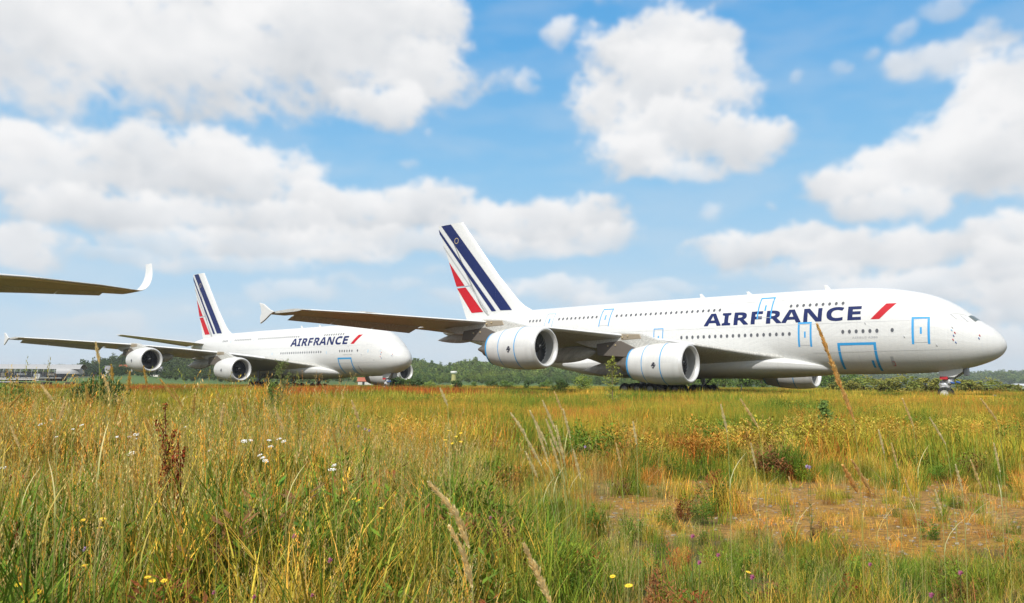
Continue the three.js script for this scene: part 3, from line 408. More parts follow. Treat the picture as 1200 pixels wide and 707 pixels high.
place(jetA, 43.694, 75.048, 0.71277, 0.01345, 0.0);
const jetB = airliner('airliner', 'white double-deck airliner with untaped engines, blue tape only around its cargo door', 'double-deck airliners parked on the meadow', { ...STYLE, taped: false });
place(jetB, -15.764, 130.125, 0.75574, 0.0218, -0.148);

// ------------------------------------------------------------------ third airliner: only its left wing reaches into the view
{
  const A = thing('twin_jet', 'grey and white airliner wing with tall curved-up tip, its body left of the field', 'airplane');
  const g3 = (list) => plain(list), L = 66, wz = [2.5, 8, 14, 20, 26, 30.2];
  const S3 = { l: pchip(wz, [20.5, 24.6, 28.9, 33.1, 37.4, 40.9]), t: pchip(wz, [34, 35, 36.6, 39.2, 42.0, 43.9]), y: pchip(wz, [5.9, 6.7, 7.4, 7.9, 8.25, 8.45]), a: () => 2.2, k: pchip(wz, [0.14, 0.125, 0.115, 0.105, 0.1, 0.1]) };
  const kx = L / 72.7, ring = (x) => steps(0, 2 * Math.PI, 40).map((t) => { const v = skin(Math.min(70.7, x / kx), -t); return V(-x, 1.0 + v.y * 0.71 + 0.5, v.z * 0.83); });
  const fus = mesh('fuselage', loftGrid([0, 0.1, 0.3, 0.8, 1.5, 2.5, 3.5, 5, 7, 9, 12, 40, 45, 50, 55, 60, 63, 64].map(ring), (v, i, j) => [v.x, j * 0.4]), M.white, A);
  const fin = slab([[51, 8.5], [60, 17.2], [65, 17.2], [62, 8]], 0.25); mesh('fin', fin, M.white, A);
  for (const s of [1, -1]) {
    const w = new THREE.Group(); w.name = 'wing'; A.add(w);
    const flip = (g) => { if (s < 0) { const i = g.index; for (let k = 0; k < i.count; k += 3) { const t = i.getX(k); i.setX(k, i.getX(k + 1)); i.setX(k + 1, t); } g.computeVertexNormals(); } return g; };
    mesh('wing_box', flip(wingPart(wz, s, 0, 0.77, 0, S3)), M.wing, w);
    mesh('leading_edge_slat', flip(wingPart([5, 12, 20, 29.5], s, 0, 0.1, 0, { ...S3, l: (z) => S3.l(z) - 0.02, k: (z) => S3.k(z) * 1.07 }, 8)), M.edge, w);
    mesh('flap', flip(wingPart([3, 8, 14, 18.2], s, 0.775, 1, 4, S3, 5)), M.wing, w);
    mesh('aileron', flip(wingPart([18.25, 22, 24.1], s, 0.775, 1, 14, S3, 5)), M.wing, w); mesh('aileron', flip(wingPart([24.13, 26, 28.0], s, 0.775, 1, 14, S3, 5)), M.wing, w); mesh('wing_tip_trailing_edge', flip(wingPart([28.05, 30.2], s, 0.775, 1, 0, S3, 5)), M.wing, w);
    // curved tip: the section sweeps out, back and up
    const prof = airfoil(10, 0, 1), rings = steps(0, 1, 14).map((t) => { const q = Math.pow(t, 0.95) * 1.5, R0 = 1.8, zc = 30.2 + R0 * Math.sin(q) * 0.95, yc = 8.45 + R0 * (1 - Math.cos(q)) + 0.8 * t * t, c = lerp(3.0, 1.1, Math.pow(t, 0.6)), l = 40.9 + 0.9 * t + 0.9 * t * t; const r = prof.map(([x, y]) => { const Y = y * 0.09 * c; return V(-(l + x * c), yc - x * c * 0.038 * (1 - t) + Y * Math.cos(q), s * (zc - Y * Math.sin(q))); }); r.push(r[0].clone()); return r; });
    const last = rings[rings.length - 1], m = last.reduce((a, v) => a.add(v), V()).divideScalar(last.length);
    mesh('curved_wing_tip', flip(mergeGeometries([loftGrid(rings, (v) => [v.x, v.y]), loftGrid([last, last.map(() => m.clone())], (v) => [v.x, v.y])])), M.white, w);
    const e = engine(A, 19.5, 3.0, s * 10.5, false); e.scale.setScalar(0.9); const py = slab([[21.3, 4.7], [25.5, 5.9], [30, 5.6], [25.5, 4.2]], 0.3); py.translate(0, 0, s * 10.5); mesh('pylon', py, M.wing, w);
    mainGear(A, 33, s * 5.3, 2); const tp = { l: pchip([0, 9.5], [55, 61.5]), t: pchip([0, 9.5], [61.5, 64.5]), y: pchip([0, 9.5], [7.4, 8.4]), a: () => 0, k: () => 0.1 }; mesh('tailplane', flip(wingPart([0.5, 9.5], s, 0, 1, 0, tp)), M.white, A);
  }
  const ng = new THREE.Group(); ng.name = 'nose_gear'; A.add(ng); mesh('strut', bar(V(-5, 0.6, 0), V(-5, 3.4, 0), 0.12), M.steel, ng); for (const s of [-1, 1]) { mesh('wheel', TYRE_N, M.rubber, ng).position.set(-5, 0.61, s * 0.4); mesh('hub', HUB_N, M.hub, ng).position.set(-5, 0.61, s * 0.4); }
  // stand it so that the tip of its left wing is where the photograph shows it
  const a = TWIN[0] / 57.2958, tip = at(168, 341.6, TWIN[1]), lx = -41.4, lz = -30.8; // local foot of the curved tip
  const px = lx * Math.cos(a) - lz * Math.sin(a), pz = lx * Math.sin(a) + lz * Math.cos(a);
  place(A, tip.x - px, -(tip.z - pz), a, 0, tip.y - 8.45);
}

// ------------------------------------------------------------------ woods, trees and bushes
const LEAFMAT = new THREE.MeshPhysicalMaterial({ vertexColors: true, roughness: 0.9, transmission: 0.25, thickness: 0, side: THREE.DoubleSide, specularIntensity: 0.3 });
function crown(seed, rx, ry, rz, clumps, per, leaf, base, spread = 0.15, up = 0) {
  const q = rng(seed), t = new Tri();
  for (let k = 0; k < clumps; k++) {
    let c; do { c = V(q() * 2 - 1, q() * 2 - 1, q() * 2 - 1); } while (c.length() > 1 || c.length() < 0.25);
    c.multiplyScalar(0.8); const cr = 0.24 + q() * 0.22, tint = 1 + (q() - 0.5) * 2 * spread, hue = (q() - 0.5) * spread;
    for (let i = 0; i < per; i++) {
      let d; do { d = V(q() * 2 - 1, q() * 2 - 1, q() * 2 - 1); } while (d.length() > 1);
      d.multiplyScalar(cr * (0.55 + 0.45 * q())); const p = V((c.x + d.x) * rx, (c.y + d.y) * ry, (c.z + d.z) * rz); p.y += ry + up;
      const u = V(q() - 0.5, q() - 0.5, q() - 0.5).normalize(), s = V().crossVectors(u, V(q() - 0.5, q() - 0.5, q() - 0.5)).normalize(), w = leaf * (0.6 + 0.8 * q()), b = tint * (0.85 + 0.3 * q());
      t.leaf(p, u.multiplyScalar(w), s.multiplyScalar(w * 0.55), [base[0] * b * (1 + hue), base[1] * b, base[2] * b]);
    }
  }
  return t.geo();
}
function copies(name, part, geos, material, lists, label, category) { // one uncountable growth: a few shapes, each repeated many times
  const g = new THREE.Group(), o = new THREE.Object3D(); g.name = numbered(name); tag(g, label, category, null, 'stuff'); scene.add(g);
  geos.forEach((geo, n) => {
    const list = lists[n]; if (!list.length) return;
    const m = new THREE.InstancedMesh(geo, material, list.length); m.name = part; m.userData.kind = 'stuff'; m.castShadow = m.receiveShadow = true;
    list.forEach((e, i) => { o.position.set(e.x, e.y, e.z); o.rotation.set(e.tx ?? 0, e.a ?? 0, e.tz ?? 0); o.scale.set(e.s * (e.sw ?? 1), e.s * (e.sh ?? 1), e.s * (e.sw ?? 1)); o.updateMatrix(); m.setMatrixAt(i, o.matrix); if (e.c) m.setColorAt(i, e.c); });
    g.add(m);
  });
  return g;
}
{
  const one = [1, 1, 1], v = [crown(301, 4.6, 5.2, 4.6, 18, 26, 0.75, one), crown(302, 5.4, 4.6, 5.0, 20, 24, 0.8, one), crown(303, 3.8, 6.2, 3.8, 16, 26, 0.7, one)], lists = [[], [], []], far = [[], [], []];
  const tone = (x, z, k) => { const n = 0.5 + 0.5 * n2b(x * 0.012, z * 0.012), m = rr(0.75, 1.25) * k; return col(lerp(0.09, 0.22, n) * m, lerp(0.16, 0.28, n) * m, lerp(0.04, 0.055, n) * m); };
  for (let k = 0; k < 9500; k++) {
    const az = rr(-37, 27), r = Math.sqrt(rr(420 ** 2, 980 ** 2)), x = r * Math.sin(az / 57.2958), z = -r * Math.cos(az / 57.2958);
    const open = n2c(x * 0.006, z * 0.006), field = az < -25.2 && az > -28.4 && r < 640;
    if (open > 0.6 || field || az > 20 + 5 * n2a(r * 0.01, 2) || (az < -26.8 && R() < 0.8)) continue;
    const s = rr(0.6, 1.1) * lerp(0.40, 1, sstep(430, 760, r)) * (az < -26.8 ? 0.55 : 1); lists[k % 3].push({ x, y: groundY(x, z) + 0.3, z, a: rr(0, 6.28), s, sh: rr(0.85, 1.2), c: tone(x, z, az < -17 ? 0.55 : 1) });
  }
  for (let k = 0; k < 8000; k++) {
    const az = rr(-40, 40), r = Math.sqrt(rr(1350 ** 2, 2500 ** 2)), x = r * Math.sin(az / 57.2958), z = -r * Math.cos(az / 57.2958); if (n2c(x * 0.002, z * 0.002) > 0.6) continue;
    far[k % 3].push({ x, y: groundY(x, z), z, a: rr(0, 6.28), s: rr(0.9, 1.7), sh: rr(0.8, 1.05), c: tone(x, z, 0.9) });
  }
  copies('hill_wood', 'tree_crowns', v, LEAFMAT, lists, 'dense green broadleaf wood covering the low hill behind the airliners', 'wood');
  copies('distant_wood', 'tree_crowns', v, LEAFMAT, far, 'hazy blue-green wood along the farthest ridge', 'wood');
}
const BUSH = { round: crown(401, 1, 0.9, 1, 26, 44, 0.10, [1, 1, 1], 0.25), loose: crown(402, 1, 1, 1, 34, 26, 0.085, [1, 1, 1], 0.3), tall: crown(403, 0.6, 1.1, 0.6, 26, 34, 0.085, [1, 1, 1], 0.25) };
const stemGeo = (h, r, n, seed) => { const q = rng(seed), t = new Tri(); for (let k = 0; k < n; k++) { const a = q() * 6.28, l = h * (0.6 + 0.4 * q()), o = h * 0.35 * q(); t.tube([V(0, -0.1, 0), V(Math.cos(a) * o * 0.4, l * 0.5, Math.sin(a) * o * 0.4), V(Math.cos(a) * o, l, Math.sin(a) * o)], [r, r * 0.7, r * 0.3], [0.12, 0.085, 0.05], 5); } return t.geo(); };
const BARK = new THREE.MeshStandardMaterial({ vertexColors: true, roughness: 0.95 });
const STEMS = stemGeo(1.2, 0.05, 5, 61), leafMats = new Map();
const leafMat = (c) => { const k = c.join(); if (!leafMats.has(k)) leafMats.set(k, new THREE.MeshPhysicalMaterial({ color: col(...c), vertexColors: true, roughness: 0.9, transmission: 0.3, thickness: 0, specularIntensity: 0.3, side: THREE.DoubleSide })); return leafMats.get(k); };
function bush(px, depth, h, w, kind, c, label, group, name = 'bush') {
  const x = (px - 600) / F * depth, g = thing(name, label, name === 'bush' ? 'bush' : 'tree', group); g.position.set(x, groundY(x, -depth) - 0.05, -depth); g.rotation.y = rr(0, 6.28);
  const f = mesh('foliage', BUSH[kind], leafMat(c), g), base = kind === 'tall' ? 1.1 : 0.95; f.scale.set(w / 2, h / (2 * base), w / 2); const st = mesh('stem', STEMS, BARK, g); st.scale.set(w * 0.5, h * 0.5, w * 0.5);
  return g;
}
const GREEN = [0.14, 0.22, 0.04], DEEP = [0.07, 0.13, 0.03], LIGHT = [0.27, 0.35, 0.07], OLIVE = [0.27, 0.285, 0.06];
for (const [px, d, h, w, k, c] of [[489, 150, 2.4, 3.4, 'round', DEEP], [505, 146, 1.7, 3, 'loose', LIGHT], [536, 150, 2.2, 2.2, 'round', DEEP], [556, 152, 1.8, 2.2, 'tall', GREEN], [577, 148, 2.1, 2.6, 'round', DEEP], [593, 150, 1.9, 4.2, 'loose', GREEN], [618, 150, 2.0, 2.2, 'tall', DEEP], [640, 150, 1.8, 3, 'loose', GREEN], [658, 150, 2.4, 3, 'round', DEEP], [683, 130, 2.7, 3.6, 'loose', LIGHT], [656, 110, 1.4, 3, 'loose', LIGHT]])
  bush(px, d, h, w, k, c, c === LIGHT ? 'pale yellow-green bush at the meadow edge under the tail of the taped airliner' : c === DEEP ? 'dark green rounded bush at the meadow edge under the tail of the taped airliner' : 'mid-green bush at the meadow edge under the tail of the taped airliner', 'bushes along the far meadow edge');
for (const [px, d, h, w, c] of [[463, 152, 3.0, 4.2, DEEP], [474, 158, 2.5, 4.0, GREEN]]) bush(px, d, h, w, 'round', c, c === DEEP ? 'dark green bush just ahead of the nose of the untaped airliner' : 'mid-green bush between the untaped airliner nose and the wooded hill', 'bushes by the untaped airliner');
for (const [px, d, h, w, k] of [[985, 118, 2.3, 4.5, 'round'], [1012, 116, 2.6, 5, 'loose'], [1036, 118, 2.8, 4.6, 'round'], [1060, 116, 2.9, 5, 'loose'], [1084, 118, 2.9, 4.8, 'round'], [1108, 116, 2.6, 5, 'loose'], [1132, 118, 2.6, 5, 'round'], [1156, 116, 2.3, 5, 'loose'], [1180, 118, 1.9, 5, 'round'], [1206, 116, 1.5, 5, 'loose']]) bush(px, d, h, w, k, OLIVE, k === 'round' ? 'dense rounded olive-green bush in the bank behind the nose wheel of the taped airliner' : 'loose open olive-green bush in the bank behind the nose wheel of the taped airliner', 'bushes in the bank behind the nose wheel');
for (const [px, d, h, w, k] of [[830, 215, 6, 6, 'round'], [848, 210, 5, 6, 'loose'], [872, 220, 6.2, 7, 'round'], [893, 212, 5.4, 6, 'loose'], [915, 220, 6, 7, 'round'], [938, 214, 5.6, 6.5, 'round'], [958, 220, 5.4, 7, 'loose'], [978, 226, 5.6, 7, 'round'], [1000, 230, 5, 7, 'loose'], [805, 222, 5.6, 6, 'loose'], [780, 226, 5.6, 7, 'round'], [757, 222, 5, 6, 'loose']]) bush(px, d, h, w, k, GREEN, k === 'round' ? 'dense rounded hedgerow tree seen under the belly of the taped airliner' : 'loose open-crowned hedgerow tree seen under the belly of the taped airliner', 'hedgerow trees beyond the taped airliner', 'hedgerow_tree');
bush(118, 30, 1.75, 1.5, 'loose', DEEP, 'dark green bush in the tall grass before the untaped airliner wing', 'dark bushes in the tall grass');
bush(100, 33, 1.5, 1.5, 'round', DEEP, 'dark green bush in the tall grass before the untaped airliner wing', 'dark bushes in the tall grass'); bush(137, 34, 1.4, 1.3, 'loose', DEEP, 'dark green bush in the tall grass before the untaped airliner wing', 'dark bushes in the tall grass');
bush(12, 26, 1.5, 1.4, 'loose', GREEN, 'leafy green bush below the dismantled fuselage');
// two saplings standing alone in the meadow
function sapling(px, depth, h, w, c, label, seed, feathery) {
  const q = rng(seed), x = (px - 600) / F * depth, g = thing('sapling', label, 'sapling'); g.position.set(x, groundY(x, -depth), -depth);
  const t = new Tri(), l = new Tri(), lean = (q() - 0.5) * 0.1;
  t.tube([V(0, -0.05, 0), V(lean * 0.4, h * 0.4, 0), V(lean, h, 0)], [0.035, 0.024, 0.006], [0.16, 0.13, 0.07], 6);
  const nb = feathery ? 44 : 34;
  for (let k = 0; k < nb; k++) { const f = 0.16 + 0.82 * k / nb, a = q() * 6.28, len = w * 0.5 * (feathery ? Math.pow(1.05 - f, 0.6) : (0.5 + 0.8 * Math.sin(Math.PI * Math.min(1, 0.25 + f * 0.85)))) * (0.55 + 0.7 * q()), b0 = V(lean * f, h * f, 0), b1 = b0.clone().add(V(Math.cos(a) * len, len * (feathery ? 0.9 : 0.6), Math.sin(a) * len)); t.tube([b0, b1], [0.009, 0.003], [0.18, 0.17, 0.07], 4);
    for (let i = 0; i < (feathery ? 26 : 22); i++) { const s = b0.clone().lerp(b1, 0.1 + 0.95 * q()); s.add(V(q() - 0.5, q() - 0.5, q() - 0.5).multiplyScalar(feathery ? 0.09 : 0.13)); const u = V(q() - 0.5, q() * 0.8 - 0.2, q() - 0.5).normalize().multiplyScalar(feathery ? 0.045 : 0.042), sd = V().crossVectors(u, V(q() - 0.5, q() - 0.5, q() - 0.5)).normalize().multiplyScalar(feathery ? 0.010 : 0.026), b = 0.75 + 0.5 * q(); l.leaf(s, u, sd, [c[0] * b, c[1] * b, c[2] * b]); } }
  mesh('trunk', t.geo(), BARK, g); mesh('crown', l.geo(), LEAFMAT, g); return g;
}
sapling(718, 42, 2.75, 0.75, [0.30, 0.33, 0.06], 'slender yellow-green sapling in front of the inner engine of the taped airliner', 811, false);
sapling(331, 34, 2.2, 1.5, [0.20, 0.26, 0.08], 'feathery pale green young tree before the wing root of the untaped airliner', 812, true);
sapling(322, 27, 1.35, 1.0, [0.17, 0.26, 0.05], 'low bright green young tree beside the feathery one in the meadow', 813, true);
sapling(966, 22, 0.95, 0.35, [0.20, 0.30, 0.07], 'short leafy green seedling standing in the grass behind the big ear of grass', 814, false);

// ------------------------------------------------------------------ far buildings and airfield things
function gabled(name, label, px, depth, w, h, dp, roofH, wallM, roofM, turn, group, yy) {
  const x = (px - 600) / F * depth, g = thing(name, label, 'building', group), y = yy ?? groundY(x, -depth); g.position.set(x, y, -depth); g.rotation.y = turn;
  const wall = new THREE.Shape(); wall.moveTo(-dp / 2, 0); wall.lineTo(dp / 2, 0); wall.lineTo(dp / 2, h); wall.lineTo(0, h + roofH); wall.lineTo(-dp / 2, h); wall.closePath();
  const wg = new THREE.ExtrudeGeometry(wall, { depth: w, bevelEnabled: false }); wg.translate(0, -0.5, -w / 2); wg.rotateY(Math.PI / 2); mesh('wall', wg, wallM, g);
  for (const s of [-1, 1]) { const l = Math.hypot(dp / 2, roofH) + 0.5, r = new THREE.BoxGeometry(w + 0.8, 0.18, l); const m = mesh('roof', r, roofM, g); m.position.set(0, h - 0.5 + roofH / 2 + 0.14, s * dp / 4); m.rotation.x = s * Math.atan2(roofH, dp / 2); }
  const n = Math.max(2, Math.floor(w / 4)); for (let k = 0; k < n; k++) mesh(k === 0 ? 'door' : 'window', new THREE.BoxGeometry(1, k === 0 ? 2 : 1.1, 0.1), M.dark, g).position.set(-w / 2 + (k + 0.5) * w / n, k === 0 ? 0.6 : h * 0.5, dp / 2 + 0.03);
  return g;
}
const WALL = mat(0.68, 0.65, 0.6, 0.9), REDROOF = mat(0.38, 0.11, 0.06, 0.9), GREYROOF = mat(0.25, 0.25, 0.27, 0.8);
gabled('barn', 'long pale barn with red tiled roof under the nose of the untaped airliner', 440, 400, 15, 1.9, 8, 1.7, WALL, REDROOF, 0.15);
gabled('house', 'small white house at the foot of the dark wooded hill', 131, 470, 5, 3.6, 5, 2, WALL, GREYROOF, 0.5, null);
gabled('house', 'white house with grey roof between the engines of the untaped airliner', 187, 430, 5, 3, 5, 2.2, WALL, GREYROOF, -0.4, null);
gabled('house', 'house with red roof in the trees beside the outer engine of the untaped airliner', 150, 480, 7, 3, 6, 2, mat(0.5, 0.45, 0.38, 0.9), REDROOF, 0.2, null);
gabled('house', 'tiny pale house high in the wood ahead of the untaped airliner', 505, 640, 4, 3, 4, 2, WALL, REDROOF, 0.4, null);
gabled('hangar', 'low grey metal shed at the end of the bushy bank', 1199, 330, 9, 2.2, 9, 0.7, mat(0.55, 0.57, 0.6, 0.6), mat(0.6, 0.62, 0.65, 0.5, 0.2), 0.1, null, -0.6);
{ // small tower on the wooded slope
  const depth = 400, x = (532.5 - 600) / F * depth, g = thing('water_tower', 'small tower with flat white cap and pale yellow-green shaft on the wooded slope', 'tower'); g.position.set(x, groundY(x, -depth) - 0.3, -depth);
  mesh('shaft', new THREE.CylinderGeometry(1.0, 1.25, 5.8, 20).translate(0, 2.9, 0), mat(0.40, 0.38, 0.14, 0.95), g); mesh('cap', new THREE.LatheGeometry([[0, 5.8], [1.1, 5.8], [1.55, 6.0], [1.55, 6.75], [1.45, 6.9], [0, 7.0]].map(([a, b]) => new THREE.Vector2(a, b)), 24), mat(0.78, 0.77, 0.74, 0.8), g);
}
{ // white marker post under the belly
  const d = 96, x = (868 - 600) / F * d, g = thing('marker_post', 'thin white post in the grass under the taped airliner belly', 'post'); g.position.set(x, groundY(x, -d), -d);
  mesh('post', new THREE.CylinderGeometry(0.055, 0.065, 1.25, 12).translate(0, 0.6, 0), mat(0.75, 0.75, 0.73, 0.7), g); mesh('post_cap', new THREE.SphereGeometry(0.065, 12, 8, 0, 6.2832, 0, 1.5708).translate(0, 1.225, 0), mat(0.6, 0.6, 0.58, 0.7), g);
}
{ // tow bar lying by the nose wheel
  const p = at(1124, 463.5, 77), g = thing('tow_bar', 'yellow tow bar resting in the grass ahead of the nose wheel', 'tow bar'); g.position.set(p.x, 0, p.z); g.rotation.y = -0.9;
  mesh('beam', new THREE.CylinderGeometry(0.09, 0.09, 3.4, 12).rotateZ(Math.PI / 2).translate(1.2, 0.42, 0), M.yellow, g); mesh('coupling', new THREE.TorusGeometry(0.14, 0.04, 8, 18).translate(3.0, 0.42, 0), M.steel, g); for (const s of [-1, 1]) mesh('small_wheel', new THREE.CylinderGeometry(0.2, 0.2, 0.1, 18).rotateX(Math.PI / 2).translate(0.2, 0.2, s * 0.25), M.rubber, g); mesh('axle', new THREE.BoxGeometry(0.12, 0.3, 0.6).translate(0.2, 0.3, 0), M.yellow, g);
}
for (const [px, d, lab] of [[752, 82.5, 'yellow wheel chock beside the main wheels of the taped airliner'], [782, 82, 'yellow wheel chock beside the main wheels of the taped airliner']]) { const x = (px - 600) / F * d, g = thing('wheel_chock', lab, 'chock', 'wheel chocks'); g.position.set(x, groundY(x, -d), -d); const sh = slab([[-0.28, 0], [0.28, 0], [0.2, 0.2], [0, 0.4], [-0.2, 0.2]], 0.5); mesh('wedge', sh, M.yellow, g); mesh('handle', new THREE.TorusGeometry(0.1, 0.02, 6, 14, Math.PI).translate(0, 0.42, 0), M.steel, g); }
{ // dismantled fuselage on a trailer
  const D = 168, g = thing('dismantled_fuselage', 'stripped white aircraft fuselage section with open side on dark cradles', 'wreck'), x0 = (-25 - 600) / F * D; g.position.set(x0, 0, -D); g.rotation.y = 0.06;
  const Lf = 20.5, shell = (a0, a1, r, th, x1, x2, close) => { const rings = steps(x1, x2, 16).map((x) => { const k = close ? Math.sqrt(Math.max(0.02, 1 - Math.pow(clamp((x - (x2 - 2.2)) / 2.2, 0, 1), 2.2))) : 1; const A = steps(a0, a1, 18); const o = A.map((t) => V(x, 2.55 + Math.sin(t) * r * k, Math.cos(t) * r * k)), i = A.slice().reverse().map((t) => V(x, 2.55 + Math.sin(t) * (r - th) * k, Math.cos(t) * (r - th) * k)); const l = [...o, ...i]; l.push(o[0].clone()); return l; }); return loftGrid(rings, (v) => [v.x, v.y]); };
  mesh('upper_shell', shell(0.55, Math.PI - 0.55, 1.95, 0.06, 0, Lf), M.dull, g); mesh('nose_shell', shell(0.05, Math.PI - 0.05, 1.96, 0.06, Lf - 4.5, Lf, true), M.dull, g);
  for (let k = 0; k < 15; k++) { const f = new THREE.TorusGeometry(1.86, 0.05, 6, 24, Math.PI * 1.5); f.rotateZ(-Math.PI * 0.25); f.rotateY(Math.PI / 2); f.translate(0.6 + k * 1.08, 2.55, 0); mesh('frame_rib', f, k % 3 ? M.steel : M.metal, g); }
  mesh('cabin_floor', box(0, Lf - 3.5, 1.75, 1.9, -1.7, 1.7), M.seam, g); mesh('far_wall', box(0.2, Lf - 4, 1.2, 3.0, -1.86, -1.8), M.steel, g);
  for (const [x, y, w, h, m] of [[2, 2.5, 1.6, 0.5, M.seam], [5.2, 2.4, 1.0, 0.7, M.metal], [8.2, 2.55, 2.0, 0.3, M.steel], [11.5, 2.35, 1.2, 0.6, M.seam], [14, 2.5, 1.4, 0.4, M.metal]]) mesh('loose_panel', box(x, x + w, y - h / 2, y + h / 2, 0.6, 1.2), m, g);
  for (const x of [2.5, 8, 13.5, 18]) mesh('cradle', plain([box(x - 0.25, x + 0.25, 0, 0.9, -1.6, -1.2), box(x - 0.25, x + 0.25, 0, 0.9, 1.2, 1.6), box(x - 0.3, x + 0.3, 0.7, 1.0, -1.7, 1.7)]), M.charcoal, g);
}
{
  const D = 160, x0 = (-30 - 600) / F * D, g = thing('flat_trailer', 'low white flatbed trailer standing before the stripped fuselage', 'trailer'); g.position.set(x0, 0, -D);
  mesh('bed', box(0, 13.2, 1.45, 1.65, -1.2, 1.2), M.cover, g); mesh('end_board', box(12.6, 13.2, 1.3, 2.0, -1.2, 1.2), M.white, g); mesh('side_rail', box(0.2, 9.4, 0.95, 1.15, 0.9, 1.2), M.seam, g);
  for (const x of [1.5, 2.8, 9, 10.3]) for (const s of [-1, 1]) mesh('wheel', new THREE.CylinderGeometry(0.48, 0.48, 0.35, 20).rotateX(Math.PI / 2).translate(x, 0.48, s * 0.95), M.rubber, g); mesh('chassis', box(0.5, 12, 0.75, 0.95, -0.5, 0.5), M.charcoal, g);
}

// summer haze over the far woods
scene.fog = new THREE.FogExp2(new THREE.Color(0.80, 0.88, 1.0), 0.00016);

// ------------------------------------------------------------------ meadow
const GRASS = new THREE.MeshPhysicalMaterial({ vertexColors: true, roughness: 0.85, transmission: 0.18, thickness: 0, specularIntensity: 0.25, side: THREE.DoubleSide });
const vary = (q, s = 0.3) => { const b = 1 + (q() - 0.5) * 2 * s, h = (q() - 0.5) * s; return [b * (1 + h), b, b * (1 - h * 0.5)]; };
function panicle(t, q, x, y, z, az, len, w, c) { // loose seed head: flakes round a drooping axis
  const n = Math.round(5 + len * 60); for (let k = 0; k < n; k++) { const f = k / n, r = w * Math.sin(Math.PI * Math.min(0.97, 0.12 + f * 0.85)), a = q() * 6.28, p = V(x + Math.cos(az) * len * 0.35 * f * f + Math.cos(a) * r * q(), y + len * f, z + Math.sin(az) * len * 0.35 * f * f + Math.sin(a) * r * q()), u = V((q() - 0.5) * 0.8, 0.9, (q() - 0.5) * 0.8).normalize().multiplyScalar(0.0075), s = V(Math.cos(a), 0.1, Math.sin(a)).multiplyScalar(0.0023); t.leaf(p, u, s, c); }
}
function tuft(seed, { n, rad, h0, h1, w0, w1, bend, stems = 0, sh0 = 0, sh1 = 0, sw = 0.003, head = 0, headW = 0.012, straw = [2.2, 1.7, 1.6], seg = 3, leaves = 0 }) {
  const q = rng(seed), t = new Tri();
  for (let k = 0; k < n; k++) { const r = rad * Math.pow(q(), 0.62), a = q() * 6.28, h = lerp(h0, h1, Math.pow(q(), 0.8)) * (1.12 - 0.3 * r / rad), dry = q(), c = vary(q).map((v, i) => v * (dry < 0.16 ? [1.9, 1.35, 1.6][i] : dry < 0.3 ? [0.72, 0.85, 0.8][i] : 1)); t.blade(Math.cos(a) * r, Math.sin(a) * r, q() * 6.28, h, h * bend * (0.3 + q()), lerp(w0, w1, q()), c, c, seg); }
  for (let k = 0; k < stems; k++) {
    const r = rad * Math.sqrt(q()), a = q() * 6.28, h = lerp(sh0, sh1, q()), az = q() * 6.28, bd = h * 0.22 * (0.2 + q()), c = vary(q, 0.2).map((v, i) => v * straw[i]), bx = Math.cos(a) * r, bz = Math.sin(a) * r;
    t.blade(bx, bz, az, h, bd, sw, c, c, 3);
    if (head) panicle(t, q, bx + Math.cos(az) * bd * 0.96, h * (0.90 - 0.12 * Math.min(1, bd / h)), bz + Math.sin(az) * bd * 0.96, az, head * (0.7 + 0.6 * q()), headW, c.map((v) => v * (0.9 + 0.25 * q())));
    for (let j = 0; j < leaves; j++) { const f = 0.15 + 0.7 * q(), aa = q() * 6.28, cc = vary(q, 0.25), p = V(bx + Math.cos(az) * bd * f * f + Math.cos(aa) * 0.02, h * f, bz + Math.sin(az) * bd * f * f + Math.sin(aa) * 0.02), u = V(Math.cos(aa), 0.5, Math.sin(aa)).normalize().multiplyScalar(0.035), s = V(-Math.sin(aa), 0.1, Math.cos(aa)).multiplyScalar(0.010); t.leaf(p.add(u), u, s, cc); }
  }
  return t.geo();
}
const rep = (n, f) => Array.from({ length: n }, (_, k) => f(k));
